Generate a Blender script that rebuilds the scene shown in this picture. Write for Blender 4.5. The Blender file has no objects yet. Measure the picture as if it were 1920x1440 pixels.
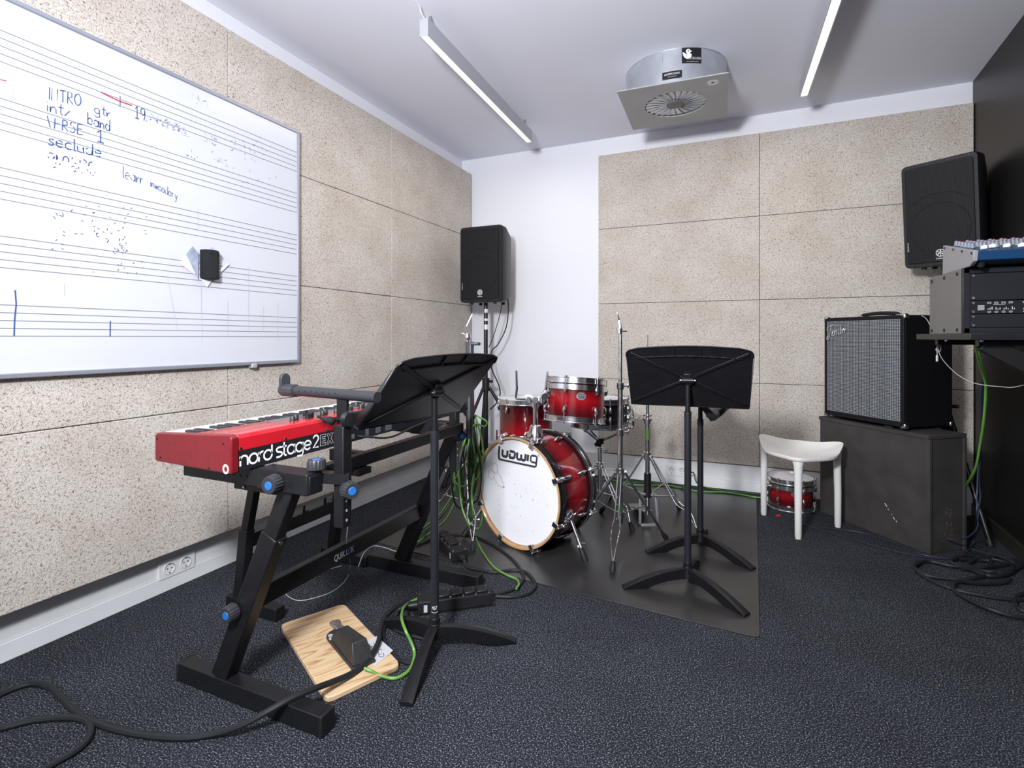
import bpy, math, random
from mathutils import Matrix, Vector
random.seed(7)
C = bpy.context.scene.collection
PI = math.pi
# ------------------------------------------------------------------ camera geometry (used to survey places in the room)
F_, H_, HY = 985.0, 1.10, 633.0
FW = Vector((-.4047, .9145, 0)); RT = Vector((.9145, .4047, 0))
def cw(L, w, z=0.0):
    p = RT*L + FW*w
    return Vector((p.x, p.y, z))
def fl(px, py, z=0.0):
    w = F_*(H_-z)/(py-HY)
    return cw((px-960)/F_*w, w, z)
def pw(px, py, w):
    return cw((px-960)/F_*w, w, H_-(py-HY)/F_*w)
def onx(px, py, x):
    r = (px-960)/F_; d = RT*r + FW; t = x/d.x
    return Vector((x, d.y*t, H_-(py-HY)/F_*t))
def ony(px, py, y):
    r = (px-960)/F_; d = RT*r + FW; t = y/d.y
    return Vector((d.x*t, y, H_-(py-HY)/F_*t))

# ------------------------------------------------------------------ materials
def N(nt, typ, **kw):
    n = nt.nodes.new(typ)
    for k, v in kw.items():
        if k.startswith('_'): setattr(n, k[1:], v)
        else: n.inputs[k.replace('__', ' ')].default_value = v
    return n
MATS = {}
def mat(name, col=(.5, .5, .5), rough=.5, metal=0., spec=.5, coat=0., emis=None, noise=None, bump=None):
    """noise=(scale, amount) mottles colour; bump=(scale, strength)"""
    if name in MATS: return MATS[name]
    m = bpy.data.materials.new(name); m.use_nodes = True
    nt = m.node_tree; b = nt.nodes['Principled BSDF']
    b.inputs['Base Color'].default_value = (*col, 1)
    b.inputs['Roughness'].default_value = rough
    b.inputs['Metallic'].default_value = metal
    b.inputs['Specular IOR Level'].default_value = spec
    if coat: b.inputs['Coat Weight'].default_value = coat; b.inputs['Coat Roughness'].default_value = .06
    if emis:
        b.inputs['Emission Color'].default_value = (*emis[0], 1); b.inputs['Emission Strength'].default_value = emis[1]
    if noise or bump:
        tc = nt.nodes.new('ShaderNodeTexCoord')
    if noise:
        t = N(nt, 'ShaderNodeTexNoise', Scale=noise[0], Detail=5.)
        nt.links.new(tc.outputs['Object'], t.inputs['Vector'])
        r = nt.nodes.new('ShaderNodeValToRGB')
        a = noise[1]
        r.color_ramp.elements[0].position = .3; r.color_ramp.elements[1].position = .7
        r.color_ramp.elements[0].color = (*[c*(1-a) for c in col], 1)
        r.color_ramp.elements[1].color = (*[min(1, c*(1+a)) for c in col], 1)
        nt.links.new(t.outputs['Fac'], r.inputs['Fac']); nt.links.new(r.outputs['Color'], b.inputs['Base Color'])
    if bump:
        t2 = N(nt, 'ShaderNodeTexNoise', Scale=bump[0], Detail=4.)
        nt.links.new(tc.outputs['Object'], t2.inputs['Vector'])
        bn = N(nt, 'ShaderNodeBump', Strength=bump[1], Distance=.003)
        nt.links.new(t2.outputs['Fac'], bn.inputs['Height']); nt.links.new(bn.outputs['Normal'], b.inputs['Normal'])
    MATS[name] = m
    return m

def ramp(nt, stops):
    r = nt.nodes.new('ShaderNodeValToRGB'); e = r.color_ramp.elements
    while len(e) < len(stops): e.new(.5)
    for i, (p, c) in enumerate(stops): e[i].position = p; e[i].color = (*c, 1)
    return r
def math_(nt, op, a, b=None):
    n = nt.nodes.new('ShaderNodeMath'); n.operation = op
    for i, v in enumerate((a, b)):
        if v is None: continue
        if isinstance(v, (int, float)): n.inputs[i].default_value = v
        else: nt.links.new(v, n.inputs[i])
    return n.outputs[0]

def woodwool(name, ax, tint=1.0):
    m = bpy.data.materials.new(name); m.use_nodes = True; nt = m.node_tree; L = nt.links.new
    b = nt.nodes['Principled BSDF']; b.inputs['Roughness'].default_value = .95; b.inputs['Specular IOR Level'].default_value = .1
    tc = nt.nodes.new('ShaderNodeTexCoord'); sp = nt.nodes.new('ShaderNodeSeparateXYZ'); L(tc.outputs['Object'], sp.inputs[0])
    cb = nt.nodes.new('ShaderNodeCombineXYZ')
    L(sp.outputs['Y' if ax == 'x' else 'X'], cb.inputs[0]); L(sp.outputs['Z'], cb.inputs[1])
    fields = []
    for sc, f1, f2, off in ((30., 80., 470., 0.), (46., 100., 560., 3.3)):
        v = N(nt, 'ShaderNodeTexVoronoi', Scale=sc, _voronoi_dimensions='2D'); L(cb.outputs[0], v.inputs['Vector'])
        s2 = nt.nodes.new('ShaderNodeSeparateColor'); L(v.outputs['Color'], s2.inputs[0])
        ang = math_(nt, 'MULTIPLY', s2.outputs[0], 6.283)
        rot = nt.nodes.new('ShaderNodeVectorRotate'); rot.rotation_type = 'Z_AXIS'
        L(cb.outputs[0], rot.inputs['Vector']); L(ang, rot.inputs['Angle'])
        mp = nt.nodes.new('ShaderNodeMapping'); mp.inputs['Scale'].default_value = (f1, f2, 1); mp.inputs['Location'].default_value = (off, off*2, off)
        L(rot.outputs[0], mp.inputs['Vector'])
        no = N(nt, 'ShaderNodeTexNoise', Scale=1., Detail=2.); L(mp.outputs[0], no.inputs['Vector'])
        fields.append(no.outputs['Fac'])
    mx = math_(nt, 'MAXIMUM', fields[0], fields[1])
    r = ramp(nt, [(.405, (.15*tint, .115*tint, .08*tint)), (.455, (.48*tint, .43*tint, .385*tint)), (.52, (.65*tint, .598*tint, .548*tint)), (.75, (.78*tint, .727*tint, .675*tint))])
    L(mx, r.inputs[0])
    big = N(nt, 'ShaderNodeTexNoise', Scale=3.5, Detail=4.); L(cb.outputs[0], big.inputs['Vector'])
    r2 = ramp(nt, [(.3, (.87, .84, .81)), (.62, (1, 1, 1))]); L(big.outputs['Fac'], r2.inputs[0])
    mm = nt.nodes.new('ShaderNodeMix'); mm.data_type = 'RGBA'; mm.blend_type = 'MULTIPLY'; mm.inputs['Factor'].default_value = 1.
    sk = N(nt, 'ShaderNodeTexNoise', Scale=115., Detail=2., Distortion=.6); L(cb.outputs[0], sk.inputs['Vector'])
    r3 = ramp(nt, [(.33, (.52, .48, .44)), (.41, (1, 1, 1))]); L(sk.outputs['Fac'], r3.inputs[0])
    m3 = nt.nodes.new('ShaderNodeMix'); m3.data_type = 'RGBA'; m3.blend_type = 'MULTIPLY'; m3.inputs['Factor'].default_value = 1.
    L(r2.outputs[0], m3.inputs['A']); L(r3.outputs[0], m3.inputs['B'])
    L(r.outputs[0], mm.inputs['A']); L(m3.outputs['Result'], mm.inputs['B']); L(mm.outputs['Result'], b.inputs['Base Color'])
    bn = N(nt, 'ShaderNodeBump', Strength=.7, Distance=.005); L(mx, bn.inputs['Height']); L(bn.outputs[0], b.inputs['Normal'])
    return m

def carpet():
    m = bpy.data.materials.new('carpet'); m.use_nodes = True; nt = m.node_tree; L = nt.links.new
    b = nt.nodes['Principled BSDF']; b.inputs['Roughness'].default_value = 1.; b.inputs['Specular IOR Level'].default_value = .08
    tc = nt.nodes.new('ShaderNodeTexCoord')
    n1 = N(nt, 'ShaderNodeTexNoise', Scale=235., Detail=2., Roughness=.6); L(tc.outputs['Object'], n1.inputs['Vector'])
    r = ramp(nt, [(.40, (.008, .009, .012)), (.51, (.024, .026, .034)), (.59, (.052, .056, .068)), (.67, (.25, .26, .29))]); L(n1.outputs['Fac'], r.inputs[0])
    n2 = N(nt, 'ShaderNodeTexNoise', Scale=2.2, Detail=4.); L(tc.outputs['Object'], n2.inputs['Vector'])
    r2 = ramp(nt, [(.3, (.8, .78, .78)), (.7, (1.1, 1.1, 1.1))]); L(n2.outputs['Fac'], r2.inputs[0])
    mm = nt.nodes.new('ShaderNodeMix'); mm.data_type = 'RGBA'; mm.blend_type = 'MULTIPLY'; mm.inputs['Factor'].default_value = 1.
    L(r.outputs[0], mm.inputs['A']); L(r2.outputs[0], mm.inputs['B']); L(mm.outputs['Result'], b.inputs['Base Color'])
    bn = N(nt, 'ShaderNodeBump', Strength=.3, Distance=.003); L(n1.outputs['Fac'], bn.inputs['Height']); L(bn.outputs[0], b.inputs['Normal'])
    return m

def burst(name, z0, z1, edge=.22):
    """red lacquer darkening toward both ends of the shell along local z"""
    m = bpy.data.materials.new(name); m.use_nodes = True; nt = m.node_tree; L = nt.links.new
    b = nt.nodes['Principled BSDF']; b.inputs['Roughness'].default_value = .16; b.inputs['Coat Weight'].default_value = .6; b.inputs['Coat Roughness'].default_value = .05
    tc = nt.nodes.new('ShaderNodeTexCoord'); sp = nt.nodes.new('ShaderNodeSeparateXYZ'); L(tc.outputs['Object'], sp.inputs[0])
    f = math_(nt, 'DIVIDE', math_(nt, 'SUBTRACT', sp.outputs['Z'], z0), z1-z0)
    d = (.012, .0, .002); r_ = (.27, .004, .009)
    r = ramp(nt, [(.03, d), (edge, (.095, .002, .005)), (.5, r_), (1-edge, (.095, .002, .005)), (.97, d)]); L(f, r.inputs[0])
    L(r.outputs[0], b.inputs['Base Color'])
    return m

def plywood():
    m = bpy.data.materials.new('plywood'); m.use_nodes = True; nt = m.node_tree; L = nt.links.new
    b = nt.nodes['Principled BSDF']; b.inputs['Roughness'].default_value = .6
    tc = nt.nodes.new('ShaderNodeTexCoord')
    mp = nt.nodes.new('ShaderNodeMapping'); mp.inputs['Scale'].default_value = (7., .75, 1.); L(tc.outputs['Object'], mp.inputs['Vector'])
    n1 = N(nt, 'ShaderNodeTexNoise', Scale=2., Detail=2., Distortion=.15); L(mp.outputs[0], n1.inputs['Vector'])
    w = math_(nt, 'FRACT', math_(nt, 'MULTIPLY', n1.outputs['Fac'], 9.))
    r = ramp(nt, [(0., (.46, .27, .125)), (.25, (.58, .41, .245)), (.8, (.60, .44, .275)), (1., (.33, .17, .065))]); L(w, r.inputs[0])
    L(r.outputs[0], b.inputs['Base Color'])
    return m

def weave(name, c0, c1, scale, ax='XZ'):
    m = bpy.data.materials.new(name); m.use_nodes = True; nt = m.node_tree; L = nt.links.new
    b = nt.nodes['Principled BSDF']; b.inputs['Roughness'].default_value = .55
    tc = nt.nodes.new('ShaderNodeTexCoord'); sp = nt.nodes.new('ShaderNodeSeparateXYZ'); L(tc.outputs['Object'], sp.inputs[0])
    a = math_(nt, 'SINE', math_(nt, 'MULTIPLY', sp.outputs[ax[0]], scale)); c = math_(nt, 'SINE', math_(nt, 'MULTIPLY', sp.outputs[ax[1]], scale*1.25))
    s = math_(nt, 'MULTIPLY', math_(nt, 'ADD', a, 1.), math_(nt, 'ADD', c, 1.))
    s = math_(nt, 'MULTIPLY', s, .25)
    no = N(nt, 'ShaderNodeTexNoise', Scale=90., Detail=2.); L(tc.outputs['Object'], no.inputs['Vector'])
    s = math_(nt, 'MULTIPLY', s, math_(nt, 'ADD', no.outputs['Fac'], .5))
    r = ramp(nt, [(.15, c0), (.8, c1)]); L(s, r.inputs[0]); L(r.outputs[0], b.inputs['Base Color'])
    bn = N(nt, 'ShaderNodeBump', Strength=.4, Distance=.002); L(s, bn.inputs['Height']); L(bn.outputs[0], b.inputs['Normal'])
    return m

def painted_wall(name, col):
    return mat(name, col, .85, spec=.2, noise=(1.3, .02), bump=(140., .08))

M_white = painted_wall('white_wall_paint', (.77, .775, .83))
M_ceil = painted_wall('ceiling_paint', (.785, .795, .885))
M_black_wall = mat('black_wall_paint', (.011, .0105, .0105), .40, spec=.35, noise=(1.5, .25), bump=(60., .06))
M_base = mat('baseboard_plastic', (.78, .79, .81), .4, noise=(9., .03))
M_carpet = carpet()
M_wwL = woodwool('wood_wool_left', 'x'); M_wwB = woodwool('wood_wool_back', 'y', .97)
M_blk = mat('black_powder_steel', (.0075, .0075, .009), .42, spec=.35, noise=(30., .2), bump=(300., .05))
M_blk2 = mat('black_satin_metal', (.009, .009, .011), .36, spec=.4, bump=(400., .05))
M_plas = mat('black_plastic', (.008, .0083, .010), .45, spec=.35, bump=(200., .04))
M_rub = mat('black_rubber', (.010, .010, .012), .6, spec=.35, noise=(20., .2))
M_cab = mat('black_cable_rubber', (.014, .0145, .018), .55, spec=.3)
M_green = mat('green_cable_jacket', (.11, .27, .045), .42)
M_greend = mat('dark_green_cable_jacket', (.035, .085, .025), .45)
M_blue = mat('blue_cable_jacket', (.013, .022, .045), .45)
M_wire = mat('pale_wire', (.40, .40, .39), .35, noise=(40., .1))
M_chrome = mat('chrome', (.84, .84, .86), .17, 1.)
M_chromed = mat('worn_chrome', (.56, .56, .58), .27, 1., noise=(40., .25))
M_steel = mat('galvanised_steel', (.60, .63, .68), .38, .85, noise=(14., .08))
M_alu = mat('silver_paint', (.50, .51, .55), .42, .35)
M_greyp = mat('grey_diffuser_paint', (.37, .37, .375), .55, noise=(6., .06))
M_dark = mat('dark_void', (.004, .004, .005), .9)
M_wh = mat('white_print', (.80, .80, .82), .6)
M_lens = mat('glowing_lens', (.9, .9, .85), .5, emis=((1., .96, .82), 1.25))
M_board = mat('whiteboard_enamel', (.60, .615, .675), .22, spec=.4, noise=(2., .02))
M_frame = mat('anodised_frame', (.36, .38, .45), .4, .5)
M_staff = mat('staff_line_print', (.22, .23, .25), .6)
M_inkb = mat('blue_marker_ink', (.03, .07, .25), .7)
M_inkp = mat('pale_marker_ink', (.42, .46, .60), .7)
M_inkk = mat('black_marker_ink', (.03, .03, .04), .7)
M_inkr = mat('red_marker_ink', (.50, .02, .03), .7)
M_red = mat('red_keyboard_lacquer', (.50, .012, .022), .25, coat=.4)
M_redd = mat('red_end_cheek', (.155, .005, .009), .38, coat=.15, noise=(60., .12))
M_knob = mat('grey_knob', (.026, .027, .032), .4)
M_bluec = mat('blue_knob_cap', (.014, .12, .40), .45)
M_ivory = mat('white_key_plastic', (.82, .82, .80), .3)
M_head = mat('white_drum_head', (.82, .82, .86), .45, noise=(3., .03), bump=(900., .02))
M_maple = mat('maple_hoop', (.50, .30, .145), .35, coat=.3, noise=(22., .15))
M_stoolm = mat('white_moulded_plastic', (.74, .73, .71), .38)
M_tolex = mat('black_tolex', (.004, .004, .0055), .6, spec=.25, bump=(420., .3))
M_silver = weave('silver_grille_cloth', (.035, .038, .046), (.42, .44, .48), 620.)
M_mesh = weave('perforated_grille', (.002, .002, .003), (.015, .016, .021), 900.)
M_mesh.node_tree.nodes['Principled BSDF'].inputs['Specular IOR Level'].default_value = .25
M_box = mat('black_painted_mdf', (.046, .042, .041), .75, spec=.2, noise=(9., .2), bump=(60., .06))
M_mat = mat('dark_vinyl_mat', (.027, .026, .0265), .31, noise=(5., .3), bump=(90., .04))
M_rack = mat('rack_steel', (.0075, .008, .011), .45, spec=.35, bump=(500., .08))
M_rackside = mat('rack_side_grey', (.12, .115, .108), .55, noise=(12., .05))
M_cheek = mat('mixer_cheek_grey', (.22, .21, .22), .5)
M_mixb = mat('mixer_blue', (.006, .035, .10), .35)
M_ply = plywood()
M_grey_tape = mat('grey_label_paper', (.50, .51, .55), .7)
M_eras = mat('eraser_felt', (.006, .007, .010), .9, noise=(80., .5), bump=(120., .6))
M_cloth = mat('blue_grey_tissue', (.38, .44, .58), .9, noise=(25., .3))
M_pedal = mat('pedal_black', (.02, .019, .02), .5, noise=(40., .3))

# ------------------------------------------------------------------ mesh builder
class MB:
    def __init__(s, M=None): s.v = []; s.f = []; s.mi = []; s.M = M or Matrix.Identity(4); s.cur = 0
    def pts(s, P):
        i = len(s.v); s.v += [s.M @ Vector(p) for p in P]; return i
    def face(s, idx): s.f.append(tuple(idx)); s.mi.append(s.cur)
    def box(s, c, d, R=None):
        c = Vector(c); h = Vector(d)/2; R = R or Matrix.Identity(3)
        P = [c + R @ Vector((sx*h.x, sy*h.y, sz*h.z)) for sx in (-1, 1) for sy in (-1, 1) for sz in (-1, 1)]
        i = s.pts(P)
        for q in ((0, 1, 3, 2), (4, 6, 7, 5), (0, 4, 5, 1), (2, 3, 7, 6), (0, 2, 6, 4), (1, 5, 7, 3)): s.face([i+k for k in q])
        return s
    def bar(s, a, b, w, h, up=(0, 0, 1)):
        """box-section bar from a to b; w across, h along up"""
        a = Vector(a); b = Vector(b); t = (b-a).normalized(); u = Vector(up); side = t.cross(u).normalized(); u = side.cross(t).normalized()
        P = []
        for q in (a, b):
            for sx, sz in ((-1, -1), (1, -1), (1, 1), (-1, 1)): P.append(q + side*sx*w/2 + u*sz*h/2)
        i = s.pts(P)
        s.face([i, i+1, i+2, i+3]); s.face([i+7, i+6, i+5, i+4])
        for k in range(4): s.face([i+k, i+4+k, i+4+(k+1) % 4, i+(k+1) % 4])
        return s
    def tube(s, P, r, n=10, closed=False):
        P = [Vector(p) for p in P]; m = len(P); rr = r if isinstance(r, (list, tuple)) else [r]*m
        T = []
        for k in range(m):
            a = P[(k-1) % m] if (closed or k) else P[0]; b = P[(k+1) % m] if (closed or k < m-1) else P[-1]
            d = b-a; T.append(d.normalized() if d.length > 1e-9 else Vector((0, 0, 1)))
        u = T[0].orthogonal().normalized(); rings = []
        for k in range(m):
            u = (u - T[k]*u.dot(T[k])); u = u.normalized() if u.length > 1e-6 else T[k].orthogonal().normalized()
            w = T[k].cross(u)
            rings.append(s.pts([P[k] + (u*math.cos(2*PI*j/n) + w*math.sin(2*PI*j/n))*rr[k] for j in range(n)]))
        for k in range(m if closed else m-1):
            a, b = rings[k], rings[(k+1) % m]
            for j in range(n): s.face([a+j, a+(j+1) % n, b+(j+1) % n, b+j])
        if not closed:
            s.face([rings[0]+j for j in reversed(range(n))]); s.face([rings[-1]+j for j in range(n)])
        return s
    def cyl(s, a, b, r, r2=None, n=16): return s.tube([a, b], [r, r if r2 is None else r2], n)
    def lathe(s, prof, n=32, a0=0., a1=2*PI, caps=True):
        """prof: (radius, z) in the builder frame"""
        full = abs(a1-a0-2*PI) < 1e-6; m = n if full else n+1; rings = []
        for r, z in prof: rings.append(s.pts([(r*math.cos(a0+(a1-a0)*j/n), r*math.sin(a0+(a1-a0)*j/n), z) for j in range(m)]))
        for a, b in zip(rings, rings[1:]):
            for j in range(n): s.face([a+j, a+(j+1) % m, b+(j+1) % m, b+j])
        if caps and full:
            if prof[0][0] > 1e-6: s.face([rings[0]+j for j in reversed(range(n))])
            if prof[-1][0] > 1e-6: s.face([rings[-1]+j for j in range(n)])
        return s
    def torus(s, R, r, z=0., n=48, k=10, sx=1., sy=1.):
        return s.tube([(R*math.cos(2*PI*j/n)*sx, R*math.sin(2*PI*j/n)*sy, z) for j in range(n)], r, k, True)
    def prism(s, poly, mapf, t0, t1):
        """poly of 2-D points, mapf(u, v, t) -> point"""
        n = len(poly); a = s.pts([mapf(u, v, t0) for u, v in poly]); b = s.pts([mapf(u, v, t1) for u, v in poly])
        s.face([a+j for j in reversed(range(n))]); s.face([b+j for j in range(n)])
        for j in range(n): s.face([a+j, a+(j+1) % n, b+(j+1) % n, b+j])
        return s
    def flat(s, poly, mapf):
        a = s.pts([mapf(u, v) for u, v in poly]); s.face([a+j for j in range(len(poly))]); return s
    def ribbon(s, P, w, mapf, closed=False):
        m = len(P); L = []
        for k in range(m):
            a = P[(k-1) % m] if (closed or k) else P[0]; b = P[(k+1) % m] if (closed or k < m-1) else P[-1]
            dx, dy = b[0]-a[0], b[1]-a[1]; l = math.hypot(dx, dy) or 1.
            nx, ny = -dy/l*w/2, dx/l*w/2
            L.append(s.pts([mapf(P[k][0]+nx, P[k][1]+ny), mapf(P[k][0]-nx, P[k][1]-ny)]))
        for k in range(m if closed else m-1):
            a, b = L[k], L[(k+1) % m]; s.face([a, a+1, b+1, b])
        return s
    def build(s, name, m, parent=None, bevel=0., smooth=.6, seg=2, props=None):
        me = bpy.data.meshes.new(name)
        W = WORLD.get(parent.name, Matrix.Identity(4)) if parent else Matrix.Identity(4)
        Wi = W.inverted()
        me.from_pydata([Wi @ p for p in s.v], [], s.f); 
        for mm in (m if isinstance(m, (list, tuple)) else [m]): me.materials.append(mm)
        me.polygons.foreach_set('material_index', s.mi)
        me.update()
        if smooth:
            me.polygons.foreach_set('use_smooth', [True]*len(me.polygons)); me.set_sharp_from_angle(angle=smooth)
        o = bpy.data.objects.new(name, me); C.objects.link(o)
        if parent: o.parent = parent; WORLD[o.name] = W
        if bevel:
            bv = o.modifiers.new('bevel', 'BEVEL'); bv.width = bevel; bv.segments = seg; bv.limit_method = 'ANGLE'; bv.angle_limit = .7
        return o
WORLD = {}
def thing(name, label, cat, loc=(0, 0, 0), M=None, group=None):
    o = bpy.data.objects.new(name, None); C.objects.link(o); o.empty_display_size = .05
    M = M or Matrix.Translation(Vector(loc)); o.matrix_world = M; WORLD[o.name] = M.copy()
    o['label'] = label; o['category'] = cat
    if group: o['group'] = group
    return o
def tag(o, label, cat, group=None, kind=None):
    o['label'] = label; o['category'] = cat
    if group: o['group'] = group
    if kind: o['kind'] = kind
    return o
def struct(o): o['kind'] = 'structure'; return o
def frame(o, x, y, z):
    x, y, z, o = Vector(x), Vector(y), Vector(z), Vector(o)
    return Matrix(((x.x, y.x, z.x, o.x), (x.y, y.y, z.y, o.y), (x.z, y.z, z.z, o.z), (0, 0, 0, 1)))
def zframe(o, z, xhint=(1, 0, 0)):
    z = Vector(z).normalized(); x = Vector(xhint); x = (x - z*x.dot(z)).normalized(); return frame(o, x, z.cross(x), z)
def cat_rom(P, sub=8, closed=False):
    P = [Vector(p) for p in P]; n = len(P); out = []
    for k in range(n if closed else n-1):
        p0 = P[(k-1) % n] if (closed or k) else P[0]*2-P[1]; p1 = P[k]; p2 = P[(k+1) % n]
        p3 = P[(k+2) % n] if (closed or k < n-2) else P[-1]*2-P[-2]
        for j in range(sub):
            t = j/sub; out.append(.5*((2*p1) + (p2-p0)*t + (2*p0-5*p1+4*p2-p3)*t*t + (3*p1-p0-3*p2+p3)*t**3))
    if not closed: out.append(P[-1])
    return out
def cr2(P, sub=6, closed=False): return [(p.x, p.y) for p in cat_rom([(a, b, 0) for a, b in P], sub, closed)]
def arc(cx, cy, r, a0, a1, n=14, ry=None): return [(cx+r*math.cos(math.radians(a0+(a1-a0)*k/n)), cy+(ry or r)*math.sin(math.radians(a0+(a1-a0)*k/n))) for k in range(n+1)]
def text(mb, body, mapf, h, x0=0., y0=0., width=None, align='L', shear=0.):
    cu = bpy.data.curves.new('t', 'FONT'); cu.body = body; cu.size = 1.; cu.shear = shear
    o = bpy.data.objects.new('t', cu); C.objects.link(o); bpy.context.view_layer.update()
    dg = bpy.context.evaluated_depsgraph_get(); me = bpy.data.meshes.new_from_object(o.evaluated_get(dg))
    xs = [v.co.x for v in me.vertices]; ys = [v.co.y for v in me.vertices]
    if xs:
        sx = sy = h/.70
        if width: sx = width/(max(xs)-min(xs))
        dx = {'L': min(xs), 'C': (max(xs)+min(xs))/2}[align]
        i = mb.pts([mapf(x0+(v.co.x-dx)*sx, y0+v.co.y*sy) for v in me.vertices])
        for p in me.polygons: mb.face([i+k for k in p.vertices])
    bpy.data.objects.remove(o); bpy.data.curves.remove(cu); bpy.data.meshes.remove(me)
def plane_map(o, u, v, n=(0, 0, 0), e=.0006):
    o, u, v, n = Vector(o), Vector(u), Vector(v), Vector(n)
    return lambda a, b, t=0.: o + u*a + v*b + n*(e+t)
def copy_tree(o, parent=None, M=None):
    c = o.copy(); C.objects.link(c); c.parent = parent
    for ch in o.children: copy_tree(ch, c)
    return c
def rbox2(w, h, r, n=5):
    P = []
    for cx, cy, a in ((w/2-r, h/2-r, 0), (-w/2+r, h/2-r, 90), (-w/2+r, -h/2+r, 180), (w/2-r, -h/2+r, 270)):
        P += arc(cx, cy, r, a, a+90, n)
    return P
X3, Y3, Z3 = Vector((1, 0, 0)), Vector((0, 1, 0)), Vector((0, 0, 1))

# ------------------------------------------------------------------ room
XL, YB, ZC, YF = -2.323, 4.145, 2.69, -2.2
WR0 = Vector((1.298, 4.145, 0)); WRD = Vector((.053, .9986, 0)); WRN = Vector((.9986, -.053, 0))
struct(MB().box(((XL+1.45)/2-.02, (YB+YF)/2, -.03), (3.95, YB-YF+.2, .06)).build('floor', M_carpet))
struct(MB().box(((XL+1.45)/2-.02, (YB+YF)/2, ZC+.04), (3.95, YB-YF+.2, .08)).build('ceiling', M_ceil))
struct(MB().box((XL-.05, (YB+YF)/2, ZC/2), (.1, YB-YF+.2, ZC)).build('wall_left', M_white))
struct(MB().box((-.5, YB+.05, ZC/2), (3.9, .1, ZC)).build('wall_back', M_white))
struct(MB().box((-.5, YF-.05, ZC/2), (3.9, .1, ZC)).build('wall_front', M_white))
a, b = WR0 + WRN*.05 + WRD*.1, WR0 + WRN*.05 - WRD*6.5
struct(MB().bar(a+Z3*ZC/2, b+Z3*ZC/2, .1, ZC).build('wall_right', M_black_wall))
mb = MB()
mb.box((-2.307, (4.12+YF)/2, .032), (.032, 4.12-YF, .064)); mb.box((-2.31, (4.12+YF)/2, .125), (.026, 4.12-YF, .12))
struct(mb.build('baseboard_left', M_base, bevel=.0015))
mb = MB(); mb.box((-.512, 4.129, .032), (3.6, .032, .064)); mb.box((-.512, 4.132, .123), (3.6, .026, .116))
struct(mb.build('baseboard_back', M_base, bevel=.0015))
p = WR0 - WRN*.008
struct(MB().bar(p+Z3*.037, p-WRD*6.2+Z3*.037, .016, .074).build('baseboard_right', mat('black_skirting', (.03, .028, .024), .4)))
# wood-wool boards
rowz = [.19, .78, 1.383, 1.985, 2.55]; rown = ['bottom row', 'second row up', 'third row up', 'top row']
cols = [(.5, 1.715, 'nearest the camera'), (1.715, 2.96, 'in the middle column'), (2.96, 4.108, 'next to the white corner')]
for ci, (y0, y1, cn) in enumerate(cols):
    for ri in range(4):
        o = MB().box((-2.2675, (y0+y1)/2, (rowz[ri]+rowz[ri+1])/2), (.107, y1-y0-.003, rowz[ri+1]-rowz[ri]-.003)).build('acoustic_panel', M_wwL, bevel=.003)
        tag(o, 'beige wood-wool panel on the left wall, %s, %s' % (rown[ri], cn), 'acoustic panel', 'wood-wool panels on the left wall')
rowb = [.187, .775, 1.368, 1.962, 2.55]
for ci, (x0, x1, cn) in enumerate(((-1.067, .097, 'left column'), (.097, 1.293, 'right column'))):
    for ri in range(4):
        o = MB().box(((x0+x1)/2, 4.1275, (rowb[ri]+rowb[ri+1])/2), (x1-x0-.003, .034, rowb[ri+1]-rowb[ri]-.003)).build('acoustic_panel', M_wwB, bevel=.002)
        tag(o, 'beige wood-wool panel on the back wall, %s, %s' % (rown[ri], cn), 'acoustic panel', 'wood-wool panels on the back wall')

# ------------------------------------------------------------------ whiteboard
BX = -2.188; y0, y1, z0, z1 = .31, 2.11, .975, 2.20
wbm = lambda u, v, t=0.: Vector((BX+.0006+t, u, v))
def bd(px, py): p = onx(px, py, BX); return (p.y, p.z)
wb = thing('whiteboard', 'large magnetic whiteboard with printed music staves on the left wall', 'whiteboard', (BX-.01, (y0+y1)/2, z0))
MB().box((BX-.011, (y0+y1)/2, (z0+z1)/2), (.022, y1-y0-.01, z1-z0-.01)).build('board_surface', M_board, wb)
mb = MB()
for zz in (z0, z1): mb.box((BX-.009, (y0+y1)/2, zz), (.032, y1-y0+.014, .017))
for yy in (y0, y1): mb.box((BX-.009, yy, (z0+z1)/2), (.032, .014, z1-z0))
mb.build('frame', M_frame, wb, bevel=.003)
mb = MB()
for top in (2.089, 1.870, 1.647, 1.427, 1.206):
    for k in range(5):
        zz = top-k*.0253; mb.flat([(y0+.01, zz-.0014), (y1-.009, zz-.0014), (y1-.009, zz+.0014), (y0+.01, zz+.0014)], lambda u, v: wbm(u, v, .0002))
mb.build('staff_lines', M_staff, wb)
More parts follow.
